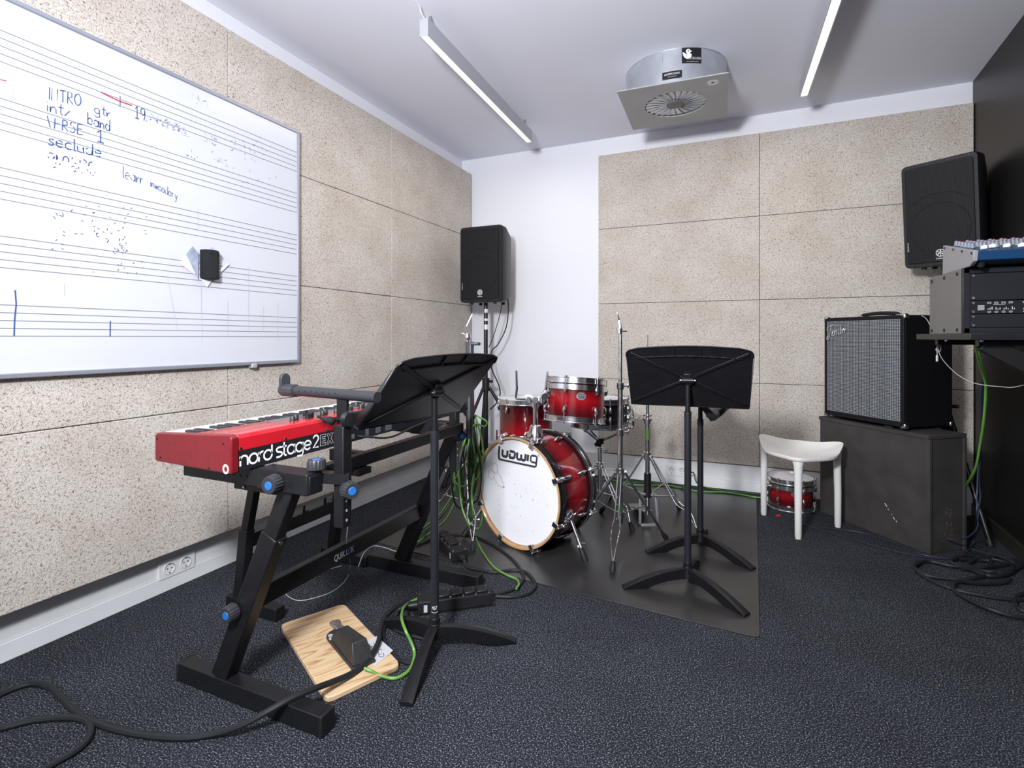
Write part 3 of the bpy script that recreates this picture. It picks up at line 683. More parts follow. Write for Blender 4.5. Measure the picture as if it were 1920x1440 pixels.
for z in (za+.009, zb-.009): mb.box(((x0+x1)/2, (ya+yb)/2, z), (x1-x0-.006, yb-ya, .018))
for x in (x0+.010, x1-.010): mb.box((x, ya+.008, (za+zb)/2), (.020, .016, zb-za))
mb.box(((x0+x1)/2, yb-.02, (za+zb)/2), (x1-x0-.01, .01, zb-za-.01)); mb.build('rack_frame', M_rack, rk, bevel=.002)
U = (zb-za-.036)/4; px0, px1 = x0+.019, x1-.019
zz = zb-.018
for nm, k, m in (('blank_panel', 2, M_rack), ('channel_unit', 1, mat('unit_face', (.006, .006, .009), .35)), ('lower_blank_panel', 1, M_rack)):
    o = MB().box(((px0+px1)/2, ya+.006, zz-k*U/2), (px1-px0, .006, k*U-.002)).build(nm, m, rk, bevel=.001)
    mb = MB()
    for x in (px0+.009, px1-.009):
        for z in ((zz-.008, zz-k*U+.008)): mb.lathe([(0, 0)], 3) if False else mb.cyl((x, ya+.004, z), (x, ya-.001, z), .0058, .004, n=12)
    mb.build('rack_screw', M_chromed, o)
    if nm == 'channel_unit':
        q = lambda u, v, t=0.: Vector((px0+u, ya+.0026-t, zz-k*U+v))
        mb = MB()
        for g in range(4):
            for c in range(4):
                u = .050+g*.088+c*.0178
                mb.flat([(u-.0055, .037), (u+.0055, .037), (u+.0055, .0385), (u-.0055, .0385)], q)
                for s in (-1, 1): mb.flat([(u+s*.003-.002, .0335), (u+s*.003+.002, .0335), (u+s*.003+.002, .035), (u+s*.003-.002, .035)], q)
                mb.ribbon(arc(u, .007, .0045, 0, 345, 12, .0025), .0009, q, True)
                text(mb, str(g*4+c+1), q, .0028, x0=u, y0=.0057, align='C')
            mb.flat([(.060+g*.088, .0295), (.090+g*.088, .0295), (.090+g*.088, .0305), (.060+g*.088, .0305)], q)
            for c in range(14):
                u = .046+g*.088+c*.005
                if c % 4 != 3: mb.flat([(u, .014), (u+.0022, .014), (u+.0022, .014+.009*((c*7) % 5+2)/6), (u, .014+.009*((c*7) % 5+2)/6)], q)
        for k2 in range(5): mb.flat([(.0205, .013+k2*.0035), (.038, .013+k2*.0035), (.038, .0145+k2*.0035), (.0205, .0145+k2*.0035)], q)
        mb.build('panel_print', mat('panel_print_grey', (.45, .46, .50), .6), o)
    zz -= k*U
mb = MB()
for y in (ya+.045, ya+.17, ya+.305):
    for z in (za+.012, zb-.014): mb.cyl((x0, y, z), (x0-.003, y, z), .006, n=12)
mb.build('side_screw', M_dark, rk)
mx = thing('mixing_desk', 'blue mixing desk with rows of knobs on top of the rack case', 'mixing desk', (.9, 2.25, 1.327))
xa, xb = .655, 1.13
prof = [(2.12, 1.327), (2.09, 1.340), (2.085, 1.373), (2.10, 1.375), (2.362, 1.432), (2.37, 1.327)]
mp = lambda u, v, t: Vector((t, u, v))
for x_ in (xa, xb-.012): MB().prism(prof, mp, x_, x_+.012).build('side_cheek', M_cheek, mx, bevel=.002)
pin = [(2.12, 1.334), (2.094, 1.343), (2.089, 1.371), (2.10, 1.372), (2.358, 1.428), (2.366, 1.334)]
mb = MB(); mb.prism(pin, mp, xa+.0125, xb-.0125); mb.build('desk_body', M_mixb, mx, bevel=.001)
for (y, z) in ((2.10, 1.366), (2.18, 1.384), (2.26, 1.402), (2.345, 1.420)): MB().cyl((xa, y, z), (xa-.002, y, z), .004, n=10).build('cheek_screw', M_dark, mx)
MB().cyl((xa+.03, 2.115, 1.342), (xa+.03, 2.125, 1.327), .01, n=12).build('rubber_foot', M_rub, mx)
def topz(y): return 1.372 + (y-2.10)*.217
nstr = 14
kn = [mat('knob_grey_cap', (.15, .17, .21), .5), mat('knob_red_cap', (.30, .02, .03), .5)]
fd = kb_ = None
for i in range(nstr):
    x = xa+.035+i*.0310
    yf = 2.115+.045*((i*5) % 7)/7
    if fd is None:
        mb = MB(Matrix.Translation((x, yf, topz(yf)))); mb.box((0, 0, .009), (.012, .024, .012)); fd = mb.build('fader_cap', M_wh, mx, bevel=.003); f0 = (x, yf)
    else:
        o = fd.copy(); C.objects.link(o); o.location = Vector((x-f0[0], yf-f0[1], topz(yf)-topz(f0[1])))
    for k in range(6):
        y = 2.205+k*.029
        if kb_ is None:
            mb = MB(Matrix.Translation((x, y, topz(y)))); mb.lathe([(.0075, 0), (.006, .012), (.0055, .017), (.0001, .017)], 12); mb.cur = 1; mb.box((0, -.004, .0175), (.0025, .008, .0015)); kb_ = mb.build('rotary_knob', kn, mx); k0 = (x, y)
        else:
            o = kb_.copy(); C.objects.link(o); o.location = Vector((x-k0[0], y-k0[1], topz(y)-topz(k0[1])))

# ------------------------------------------------------------------ stool
F1, F2, F3 = cw(1.564, 3.263), cw(1.566, 2.874), cw(1.893, 3.052)
sl = thing('stool', 'white plastic three-legged stool in front of the small tom', 'stool', (F1+F2+F3)/3)
cen = (F1+F2+F3)/3
def outw(p, q): d = (p-cen); d.z = 0; return p + d.normalized()*q
A, B_, C_ = outw(F1, .022), outw(F3, .022), outw(F2, .026)
bpts = []
for p, q in ((A, B_), (B_, C_), (C_, A)):
    m = (p+q)/2; bpts += [p, outw(p*.72+q*.28, .040 if q is B_ else .055), outw(m, .055 if q is B_ else .075), outw(p*.28+q*.72, .040 if q is B_ else .055)]
bnd = cat_rom(bpts, 6, True); nb = len(bnd)
def zb_(p):
    g = lambda c, s: math.exp(-((p-c).length/s)**2)
    return .446 + .048*g(A, .12) + .044*g(B_, .12) + .022*math.exp(-((p-outw((A+B_)/2, .055)).length/.14)**2)
mb = MB(); rings = []
U_ = [.04, .25, .45, .62, .76, .87, .95, 1.0]
for u in U_:
    P = []
    for p in bnd:
        q = cen+(p-cen)*u; zc = .430
        P.append((q.x, q.y, zc+(zb_(p)-zc)*u**2.4))
    rings.append(mb.pts(P))
for dz, u in ((-.004, 1.006), (-.016, 1.0), (-.022, .985), (-.022, .93), (-.018, .6), (-.016, .05)):
    P = []
    for p in bnd:
        q = cen+(p-cen)*u; zz = (zb_(p) if u > .9 else .430+(zb_(p)-.430)*u**2.4)
        P.append((q.x, q.y, zz+dz))
    rings.append(mb.pts(P))
for a, b in zip(rings, rings[1:]):
    for k in range(nb): mb.face([a+k, a+(k+1) % nb, b+(k+1) % nb, b+k])
mb.face([rings[0]+k for k in range(nb)][::-1]); mb.face([rings[-1]+k for k in range(nb)])
mb.build('seat', M_stoolm, sl, smooth=1.2)
MB(Matrix.Translation((cen.x, cen.y, .4305))).lathe([(.0001, .0), (.012, .0004), (.014, 0)], 16).build('drain_plug', M_wh, sl)
for p, zt in ((F1, .478), (F3, .473), (F2, .436)):
    d = (p-cen).normalized(); pt = p + d*-.004
    mb = MB(); mb.tube([p+Z3*.004, p+Z3*.012, p+Z3*.2, pt+Z3*(zt-.09), pt+Z3*(zt-.04), pt-d*.004+Z3*(zt-.02), pt-d*.010+Z3*(zt-.008)], [.014, .0175, .0185, .020, .023, .030 if zt < .45 else .021, .034 if zt < .45 else .016], 18)
    mb.cyl(p, p+Z3*.006, .015, n=16); mb.build('leg', M_stoolm, sl, smooth=1.)

# ------------------------------------------------------------------ music stands
def desk_part(t, c, yaw, tilt, W=.507, h=.30, dm=None):
    e = Vector((math.cos(yaw), math.sin(yaw), 0)); n = Vector((-math.sin(yaw), math.cos(yaw), 0))
    up = n*math.sin(tilt) + Z3*math.cos(tilt); nn = e.cross(up)*-1; nn = n*math.cos(tilt) - Z3*math.sin(tilt)
    c = Vector(c); mp = lambda u, v, k=0.: c + e*u + up*v + nn*k
    wt = W*1.036; P = [(-W/2, -h/2), (W/2, -h/2)]
    P += [(wt/2-.004, h/2-.04)] + arc(wt/2-.03, h/2-.03, .026, 0, 80, 5)
    P += [(wt*.5*(.78-.156*k), h/2+.016*math.sin(PI*(k+1.2)/12.4)) for k in range(11)]
    P += arc(-wt/2+.03, h/2-.03, .026, 100, 180, 5) + [(-wt/2+.004, h/2-.04)]
    mb = MB(); mb.prism(P, mp, 0, .0025); dk = mb.build('desk_plate', dm or M_blk, t, bevel=.0008, seg=1)
    mb = MB()
    for u, v in ((-W/2+.012, -h/2+.02), (W/2-.012, -h/2+.02), (wt/2-.02, h/2-.02), (-wt/2+.02, h/2-.02)):
        a, b = mp(0, 0, -.004), mp(u, v, -.002); mb.bar(a, b, .015, .007, nn)
    mb.build('cross_rib', M_blk, dk, bevel=.002)
    mb = MB(); Q = [(wt*.42*(1-.2*k), h/2-.045+.012*math.sin(PI*k/10)) for k in range(11)]
    for a, b in zip(Q, Q[1:]): mb.bar(mp(*a, -.003), mp(*b, -.003), .006, .006, nn)
    for u in (-.055, .055): mb.bar(mp(u, h/2-.036, -.003), mp(u, h/2+.010, -.003), .004, .006, nn)
    mb.build('top_flange', M_blk, dk, bevel=.001)
    for sg in (-1, 1):
        mb = MB(); i = mb.pts([mp(sg*W/2, -h/2+.0, .001), mp(sg*(wt/2-.002), h/2-.045, .001), mp(sg*(wt/2-.002), h/2-.045, .008), mp(sg*(W/2+(wt-W)*.2), -h/2+.10, .020), mp(sg*W/2, -h/2-.006, .040)])
        mb.face([i, i+1, i+2, i+3, i+4]); fo = mb.build('side_flange', MATS['desk_flange'] if 'desk_flange' in MATS else mat('desk_flange', (.022, .0225, .026), .42), dk); so = fo.modifiers.new('thick', 'SOLIDIFY'); so.thickness = .002
    mb = MB(); mb.tube([mp(u, v, -.001) for u, v in P[2:]], .0035, 6); mb.build('rolled_edge', M_blk, dk)
    prof = [(0, -.0), (.02, -.008), (.045, -.006), (.056, .010), (.058, .022)]
    mb = MB(); 
    i = []
    for s in (-1, 1):
        i.append(mb.pts([mp(s*W/2, -h/2+v, k) for k, v in prof])); 
    for q in range(4): mb.face([i[0]+q, i[1]+q, i[1]+q+1, i[0]+q+1])
    lp = mb.build('shelf_lip', M_blk, t); so = lp.modifiers.new('thick', 'SOLIDIFY'); so.thickness = .003
    return mp, e, nn, up
def music_stand(base, label, foot, dz, yaw, tilt, zj, dc=None, dm=None):
    b = Vector((base[0], base[1], 0)); t = thing('music_stand', label, 'music stand', b, group='black music stands')
    for a in foot:
        dr = Vector((math.cos(a), math.sin(a), 0)); sd = Vector((-dr.y, dr.x, 0)); mb = MB(); L = .275; ns = 14; R = []
        for k in range(ns+1):
            s = k/ns; r = .012+L*s; zt = .078*(1-s**1.7)+.014; zb = .044*(1-(s/.70)**2) if s < .70 else 0.; zb = max(zb, 0.) if s < .7 else .0
            w = .016+.005*s; wb_ = w*.8
            R.append(mb.pts([b+dr*r+sd*wb_+Z3*min(zb, zt-.006), b+dr*r+sd*w+Z3*(zt-.004), b+dr*r+sd*(w*.5)+Z3*zt, b+dr*r-sd*(w*.5)+Z3*zt, b+dr*r-sd*w+Z3*(zt-.004), b+dr*r-sd*wb_+Z3*min(zb, zt-.006)]))
        for p, q in zip(R, R[1:]):
            for j in range(6): mb.face([p+j, p+(j+1) % 6, q+(j+1) % 6, q+j])
        mb.face([R[0]+j for j in range(6)][::-1]); mb.face([R[-1]+j for j in range(6)])
        mb.build('leg', M_blk, t, smooth=.7)
    MB().cyl(b+Z3*.05, b+Z3*.098, .026, .020, n=18).cyl(b+Z3*.095, b+Z3*.118, .019, n=18).build('base_hub', M_blk, t, bevel=.002)
    MB().cyl(b+Z3*.10, b+Z3*zj, .0148, n=18).cyl(b+Z3*(zj-.028), b+Z3*zj, .0156, n=18).build('lower_tube', mat('stand_tube_grey', (.014, .015, .020), .38), t)
    MB().cyl(b+Z3*(zj-.02), b+Z3*(dz-.012), .0112, n=16).build('upper_tube', M_blk2, t)
    mp, e, nn, up = desk_part(t, dc or (b+Z3*dz), yaw, tilt, dm=dm)
    c = Vector(dc) if dc else b+Z3*dz
    mb = MB(); mb.cyl(c-e*.026-nn*.016-Z3*.0, c+e*.026-nn*.016, .013, n=14); mb.bar(c-nn*.016-up*.02, c-nn*.006+up*.03, .034, .012, nn); mb.bar(b+Z3*(dz-.03), c-nn*.014, .02, .02, e)
    mb.build('pivot_clamp', M_blk2, t, bevel=.002)
    mb = MB(); 
    for s in (-1, 1): mb.cyl(c+e*s*.026-nn*.016, c+e*s*.033-nn*.016, .0055, n=8)
    mb.build('pivot_bolt', M_chromed, t)
    return t, b
t, b = music_stand((-.997, 1.58), 'black music stand in front of the keyboard, between it and the plywood', [math.radians(d) for d in (-75, 34, 165)], .918, 1.404, -.706, .775, dm=mat('lit_desk_black', (.026, .027, .034), .38))  # light on the back facets is put into this desk's paler black
d0 = Vector((.23, -.97, 0)); 
def ring_map(b, z, r, a): return lambda u, v, t=0.: Vector((b.x+(r+t)*math.cos(a+u/r), b.y+(r+t)*math.sin(a+u/r), z+v))
am_ = math.atan2(-b.y, -b.x); q = ring_map(b, .15, .0152, am_)
mb = MB(); mb.cyl(b+Z3*.128, b+Z3*.172, .0151, n=18); lb = mb.build('tube_label', M_dark, t)
mb = MB(); text(mb, 'MGT', q, .012, width=.02, align='C', y0=.0, shear=.3); mb.ribbon([(-.012+.003*k, -.008-.003*math.sin(k*PI/8)) for k in range(9)], .0016, q); mb.build('label_print', M_wh, lb)
music_stand((-.228, 2.425), 'black music stand standing on the vinyl mat, in front of the other mat stand', [math.radians(d) for d in (-34, 206, 88)], .92, .075, -.517, .775)
t, b = music_stand((-.208, 2.87), 'black music stand at the rear of the mat with its desk turned sideways', [math.radians(d) for d in (-30, 210, 90)], .835, -1.57-.10, -.62, .68)
for o in list(t.children):
    if o.name.startswith('desk_plate'):
        o.data.materials.clear(); o.data.materials.append(mat('flash_lit_desk', (.16, .155, .15), .42))  # black desk coloured grey: the flash falling on it is painted in

# ------------------------------------------------------------------ drum mat
M0 = [(.050, 2.125), (.075, 3.96), (-1.93, 3.96), (-1.97, 3.2), (-1.90, 2.285), (-.84, 2.19)]
mb = MB(); corner = [(.030, 2.118), (.046, 2.124), (.052, 2.140)]
mb.prism(corner + M0[1:], lambda u, v, t: Vector((u, v, t)), .0005, .005)
tag(mb.build('drum_mat', M_mat, bevel=.001, seg=1), 'large dark vinyl mat on the carpet under the drum kit', 'floor mat')

# ------------------------------------------------------------------ drums
def lug(mb, r, an, z, l=.045, w=.018):
    """teardrop lug casting on a shell (builder frame, axis z)"""
    c, s = math.cos(an), math.sin(an); R = Matrix(((c, -s, 0), (s, c, 0), (0, 0, 1)))
    P = lambda x, y, zz: R @ Vector((r+x, y, z+zz))
    mb.tube([P(.004, 0, -l/2), P(.012, 0, -l*.3), P(.013, 0, 0), P(.011, 0, l*.3), P(.004, 0, l/2)], [.003, w*.42, w*.5, w*.42, .003], 10)
def head_lugs(t, M, r, zt, zb, n, off, inner=.055):
    for k in range(n):
        an = off+2*PI*k/n; c, s = math.cos(an), math.sin(an)
        mb = MB(M); lug(mb, r, an, zt-inner); lg = mb.build('lug', M_chrome, t)
        mb = MB(M); mb.cyl(((r+.012)*c, (r+.012)*s, zt-inner), ((r+.012)*c, (r+.012)*s, zt+.012), .003, n=8); mb.cyl(((r+.012)*c, (r+.012)*s, zt+.006), ((r+.012)*c, (r+.012)*s, zt+.016), .006, n=8); mb.build('tension_rod', M_chrome, lg)
        mb = MB(M); lug(mb, r, an, zb+inner); lg = mb.build('lug', M_chrome, t)
        mb = MB(M); mb.cyl(((r+.012)*c, (r+.012)*s, zb+inner), ((r+.012)*c, (r+.012)*s, zb-.010), .003, n=8); mb.cyl(((r+.012)*c, (r+.012)*s, zb-.014), ((r+.012)*c, (r+.012)*s, zb-.004), .006, n=8); mb.build('tension_rod', M_chrome, lg)
def hoop_prof(r, z, s=1): return [(r+.001, z-s*.022), (r+.016, z-s*.022), (r+.016, z-s*.018), (r+.005, z-s*.016), (r+.005, z+s*.004), (r+.013, z+s*.006), (r+.013, z+s*.010), (r+.002, z+s*.010), (r+.001, z-s*.022)]
def tom(M, r, h, label, cat='drum', shell=None, nl=6, off=.3, name='rack_tom', badge=None, hoopm=None, rim=False):
    t = thing(name, label, cat, M=M)
    MB(M).lathe([(r, .012), (r, h-.012)], 56, caps=False).build('shell', shell or burst('burst_'+name, 0., h), t)
    for z, s, hn, dn in ((h, 1, 'batter_hoop', 'batter_head'), (0, -1, 'bottom_hoop', 'bottom_head')):
        MB(M).lathe(hoop_prof(r, z, s), 56, caps=False).build(hn, hoopm or M_chrome, t)
        MB(M).lathe([(.0001, z), (r+.0015, z), (r+.002, z-s*.012)], 56, caps=False).build(dn, M_head, t)
    head_lugs(t, M, r, h, 0, nl, off, .055 if h > .17 else h*.32)
    if badge is not None:
        q = lambda u, v, tt=0.: M @ Vector(((r+.0012+tt)*math.cos(badge+u/r), (r+.0012+tt)*math.sin(badge+u/r), h*.60+v))
        oc = [(.026*math.cos(math.radians(22.5+45*k)), .021*math.sin(math.radians(22.5+45*k))) for k in range(8)]
        mb = MB(); mb.prism(oc, q, 0, .0012); bg = mb.build('badge', mat('badge_grey', (.26, .27, .29), .35, .6), t)
        mb = MB(); q2 = lambda u, v: q(u, v, .0016)
        for y in (.009, -.006, -.011): mb.ribbon([(-.016, y), (.016, y)], .0022, q2)
        text(mb, 'Ludwig', q2, .008, y0=-.003, width=.034, align='C'); mb.build('badge_print', M_knob, bg)
    if rim:
        MB(M).lathe([(r+.008, h-.055), (r+.012, h-.055), (r+.012, h-.028), (r+.008, h-.028), (r+.008, h-.055)], 56, caps=False).build('suspension_ring', M_chrome, t)
    return t
# bass drum: local z = toward the audience
kn_ = Vector((-.311, -.950, 0)).normalized(); KC = Vector((-1.079, 2.513, .296)); KM = zframe(KC, kn_, xhint=(.95, -.311, 0)); KM = frame(KC, Vector((.950, -.311, 0)).normalized(), Z3*1., kn_)
KM = frame(KC, Z3.cross(kn_).normalized(), Z3, kn_)
kt = thing('bass_drum', 'red bass drum with a white front head on the vinyl mat', 'drum', M=KM)
R_ = .272; KD = .29
MB(KM).lathe([(R_, -KD), (R_, -.02)], 72, caps=False).build('shell', burst('burst_bass', -KD, -.02, .2), kt)
MB(KM).lathe([(R_+.0155, .016), (R_+.015, .020), (R_+.006, .020), (R_+.003, .017), (R_+.003, -.036)], 72, caps=False).build('front_hoop', M_maple, kt)
MB(KM).lathe([(R_+.001, -.036), (R_+.0155, -.036), (R_+.016, -.030), (R_+.016, .014), (R_+.0154, .016)], 72, caps=False).build('hoop_outer_face', mat('black_lacquer', (.008, .008, .009), .15), kt)
MB(KM).lathe([(R_+.002, -KD-.01), (R_+.016, -KD-.01), (R_+.016, -KD+.03), (R_+.012, -KD+.034), (R_+.002, -KD+.03), (R_+.002, -KD-.01)], 72, caps=False).build('rear_hoop', mat('dark_hoop', (.02, .02, .022), .2), kt)
MB(KM).lathe([(R_+.0155, -KD+.026), (R_+.020, -KD+.020), (R_+.0155, -KD+.012)], 72, caps=False).build('hoop_chrome_band', M_chrome, kt)
MB(KM).lathe([(R_+.0163, -.014), (R_+.0163, -.0115)], 72, caps=False).build('chrome_pinstripe', M_chrome, kt)
MB(KM).lathe([(.0001, -KD), (R_, -KD)], 48, caps=False).build('batter_head', M_head, kt)
hd = MB(KM).lathe([(R_+.003, -.004), (R_-.004, .003), (R_-.02, .001), (.0001, .001)], 72, caps=False).build('front_head', M_head, kt)
hm = lambda u, v, t=0.: KM @ Vector((u, v, .0022+t))
# LUDWIG lettering: wide squared strokes
LW = [[[(.08, 1.), (.0, .15), (.03, -.32), (.12, -.42)]], [[(.42, .68), (.36, .12), (.44, 0), (.74, 0), (.84, .1), (.9, .68)], [(.84, .1), (.86, 0)]], [[(1.1, .66), (1.5, .66), (1.62, .55), (1.56, .12), (1.44, 0), (1.04, 0)], [(1.12, .42), (1.08, 0)]],
      [[(1.84, .68), (1.8, .1), (1.9, 0), (2.1, 0), (2.2, .1), (2.22, .55)], [(2.2, .1), (2.3, 0), (2.48, 0), (2.58, .1), (2.64, .68)]], [[(2.86, .66), (2.80, .0)]], [[(3.62, .2), (3.56, .0), (3.2, 0), (3.08, .1), (3.12, .55), (3.24, .66), (3.58, .66), (3.66, .6), (3.58, -.3), (3.48, -.42), (.1, -.42)]]]
mb = MB(); k = .268/3.7
for le in LW:
    for st in le: mb.ribbon([(-.135+u*k, .172+v*k*.70) for u, v in st], (.0145 if st[0][0] < 3.5 else .0105), hm)
text(mb, 'R', hm, .006, x0=.138, y0=.208); mb.ribbon(arc(.140, .211, .005, 0, 345, 14), .0012, hm, True)
mb.build('logo_print', M_inkk, hd)
mb = MB()
mb.ribbon(arc(-.165, .098, .021, 0, 350, 18, .028), .0018, hm, True); mb.ribbon(arc(-.190, .060, .021, 0, 350, 18, .028), .0018, hm, True)
mb.ribbon(cr2([(-.146, .090), (-.12, .055), (-.10, .015), (-.11, .005), (-.14, .013), (-.168, .045)], 6), .0016, hm)
mb.build('red_scribble', mat('faded_red_ink', (.28, .03, .05), .7), hd)
mb = MB(); rnd = random.Random(5)
for _ in range(60):
    an = rnd.random()*2*PI; rr = rnd.random()**.6*.21; u, v = rr*math.cos(an), rr*math.sin(an)-.01; a2 = rnd.random()*PI; l = rnd.uniform(.003, .012)
    if v > .1 and abs(u) < .13: continue
    mb.ribbon([(u, v), (u+l*math.cos(a2), v+l*math.sin(a2))], rnd.uniform(.0006, .0016), hm)
for u, v, l in ((-.098, .008, .012), (.105, -.02, .008), (.02, -.12, .006)): mb.flat(arc(u, v, l*.5, 0, 340, 8, l*.3), hm)
mb.build('scuff_mark', mat('grey_scuff', (.12, .12, .13), .8), hd)
for k in range(8):
    an = PI/8+2*PI*k/8; c, s = math.cos(an), math.sin(an)
    for zf, sg in ((.006, 1), (-KD, -1)):
        Rm = KM @ Matrix.Rotation(an, 4, 'Z')
        mb = MB(Rm); rr = R_+.016
        mb.box((rr-.008, 0, zf+sg*.015), (.034, .026, .006)); mb.box((rr+.008, 0, zf-sg*.004), (.006, .026, .040)); mb.box((rr-.022, 0, zf+sg*.010), (.006, .024, .012))
        mb.cyl((rr+.016, 0, zf+sg*.02), (rr+.016, 0, zf-sg*.05), .0045, n=10); mb.cyl((rr+.016, 0, zf-sg*.02), (rr+.016, 0, zf-sg*.045), .0085, .011, n=12)
        ch = mb.build('claw_hook', M_chrome if k % 8 in (0, 1, 2, 3, 7) else M_chromed, kt, bevel=.002)
        mb = MB(Rm); lug(mb, R_, 0., zf-sg*.085, .06, .022); mb.cyl((R_+.013, 0, zf-sg*.05), (R_+.013, 0, zf-sg*.075), .004, n=8); mb.build('lug', M_chrome, kt)
# spurs
for base, tip in ((KM @ Vector((-.255, -.10, -.10)), Vector((-1.401, 2.506, .0))), (KM @ Vector((.255, -.10, -.09)), Vector((-.700, 2.463, .0)))):
    pass
def spur(side, tip):
    b = KM @ Vector((side*.268, -.085, -.085)); tip = Vector(tip); d = (tip+Z3*.02-b)
    o = MB().tube([b, b+d*.62], .0085, 12).build('spur', M_chrome, kt)
    MB().tube([b+d*.60, tip+Z3*.02-d.normalized()*.03], .0045, 10).build('spur_rod', M_chrome, o)
    q = b+d*.62; MB().tube([q-d.normalized()*.02, q+d.normalized()*.022], .0115, 12).cyl(q, q+RT*.028, .004, n=8).build('spur_clamp', M_chromed, o)
    dd = d.normalized(); e_ = tip+Z3*.012; MB().tube([e_-dd*.075, e_-dd*.05, e_-dd*.022, e_], [.009, .014, .0165, .012], 14).build('rubber_tip', M_rub, o)
    MB().tube([e_-dd*.072, e_-dd*.082], .013, 12).build('tip_collar', M_wh, o)
    c = KM @ Vector((side*.262, -.085, -.085)); mb = MB(zframe(c, KM.to_3x3() @ Vector((side, -.3, 0))))
    mb.lathe([(.034, -.004), (.034, .004), (.024, .012), (.018, .026), (.0001, .028)], 18); mb.cyl((0, 0, .015), (.03, .01, .03), .006, n=8); mb.box((0, .02, .012), (.03, .05, .014)); mb.build('spur_bracket', M_chrome, o, bevel=.002)
spur(-1, (-1.401, 2.506, .005)); spur(1, (-.700, 2.463, .005))
# tom mount on the bass drum
TMb = KM @ Vector((.0, R_, -.145))
mb = MB(Matrix.Translation(TMb)); mb.lathe([(.046, -.012), (.046, .006), (.034, .035), (.030, .055), (.022, .06)], 24); mb.box((0, .04, 0), (.07, .02, .016)); mb.build('mount_base', M_chrome, kt, bevel=.002)
ptop = TMb + Z3*.185
MB().cyl(TMb+Z3*.05, ptop, .0135, n=16).cyl(ptop-Z3*.03, ptop+Z3*.005, .019, n=16).build('mount_post', M_chrome, kt)
mb = MB(); lft = pw(967, 747, 2.84); rgt = pw(1020, 742, 2.80)
mb.tube(cat_rom([ptop+Z3*.0, ptop-RT*.035+Z3*.012, lft+RT*.03-Z3*.003, lft], 6), .0075, 10)
mb.tube([lft, lft+Z3*.055+RT*.006, pw(968, 695, 2.84)], .0068, 10)
mb.tube(cat_rom([ptop, ptop+RT*.03+Z3*.01, rgt-RT*.0-Z3*.02, rgt], 6), .0085, 10)
mb.tube([rgt-Z3*.03, pw(1027, 697, 2.80)], .0068, 10)
mb.build('tom_arm', M_chrome, kt)
mb = MB()
for p in (ptop-RT*.035+Z3*.01, ptop+RT*.035+Z3*.008, ptop+Z3*.01): mb.lathe([(0, 0)], 3) if False else mb.cyl(p-FW*.02, p+FW*.02, .016, n=14)
for p in (ptop-RT*.03, ptop+RT*.035): mb.cyl(p-FW*.02, p-FW*.035, .006, n=8); mb.box(p-FW*.036+Z3*.006, (.006, .006, .026))
mb.build('mount_joint', M_chromed, kt)
# rack tom
tc_ = cw(.337, 2.83, .657); ax = (Z3 + FW*-.10*-1 + RT*.07).normalized(); TMx = zframe(tc_, ax, RT)
vdir = (TMx.inverted() @ Vector((0, 0, .8))); 
toward = TMx.to_3x3().inverted() @ (Vector((0, 0, 0)) - Vector((tc_.x, tc_.y, 0))); ta = math.atan2(toward.y, toward.x)
tt = tom(TMx, .152, .215, 'small red rack tom mounted above the bass drum', shell=burst('burst_rack', 0., .215, .25), badge=ta+.17, off=ta-.35, rim=True)
p = rgt
mb = MB(); mb.tube([p-FW*.03+RT*.004, p+FW*.035+RT*.004], .022, 16); mb.box(p+RT*.022+Z3*.012, (.05, .03, .035), Matrix.Rotation(.44, 3, 'Z')); mb.build('mount_bracket', M_chrome, tt, bevel=.004)
# floor tom
FT = Matrix.Translation(cw(.088, 3.33, .335))
tf = tom(FT, .166, .375, 'red floor tom standing behind the bass drum', shell=burst('burst_floor', 0., .375, .3), off=-1.9, name='floor_tom', hoopm=M_chrome)
fc = cw(.088, 3.33, 0)
for a in (-2.6, -.5, 1.6):
    p = fc + Vector((math.cos(a), math.sin(a), 0))*.186
    lg = MB().tube([p+Z3*.012, p+Z3*.52], .006, 10).build('leg', M_chrome, tf); MB().cyl(p+Z3*.005, p+Z3*.04, .013, n=12).build('rubber_foot', M_rub, lg); MB().cyl(p+Z3*.40, p+Z3*.455, .014, n=12).build('leg_bracket', M_chrome, lg)
# snare
SNc = cw(.548, 3.27, .562); SM = Matrix.Translation(SNc)
ts = tom(SM, .172, .16, 'black snare drum on a chrome stand behind the rack tom', shell=mat('black_snare_shell', (.012, .012, .014), .25, coat=.3), off=-.2, nl=8, name='snare_drum', hoopm=M_chromed)
mb = MB(SM); 
for s in (.05, .11): mb.torus(.1735, .0025, s, 48, 8)
mb.build('shell_bead', M_blk2, ts)
th_ = math.atan2((RT-FW*.35).y, (RT-FW*.35).x)
mb = MB(SM @ Matrix.Rotation(th_, 4, 'Z')); mb.box((.182, 0, .08), (.016, .026, .09)); mb.tube([(.192, 0, .115), (.2, 0, .09), (.205, 0, .05)], .005, 8); mb.tube([(.192, 0, .06), (.215, .0, .045), (.232, .0, .058)], .004, 8); mb.box((.19, 0, .02), (.014, .022, .02)); mb.build('snare_strainer', M_chromed, ts, bevel=.003)
# floor-standing loose tom at right
q = Matrix.Translation(cw(1.812, 3.42, .011))
tl_ = math.atan2(-q.translation.y, -q.translation.x)
ts2 = tom(q, .132, .178, 'small red tom with chrome rims lying by the black box behind the stool', shell=burst('burst_loose', 0., .178, .3), off=tl_-.5, nl=6, badge=tl_+.22, name='loose_tom', rim=True)
p = q.translation - RT*.150 + Z3*.115; mb = MB(); mb.tube([p-FW*.025, p+FW*.025], .020, 16); mb.box(p+RT*.02, (.05, .03, .04), Matrix.Rotation(.4, 3, 'Z')); mb.build('mount_bracket', M_chrome, ts2, bevel=.004)

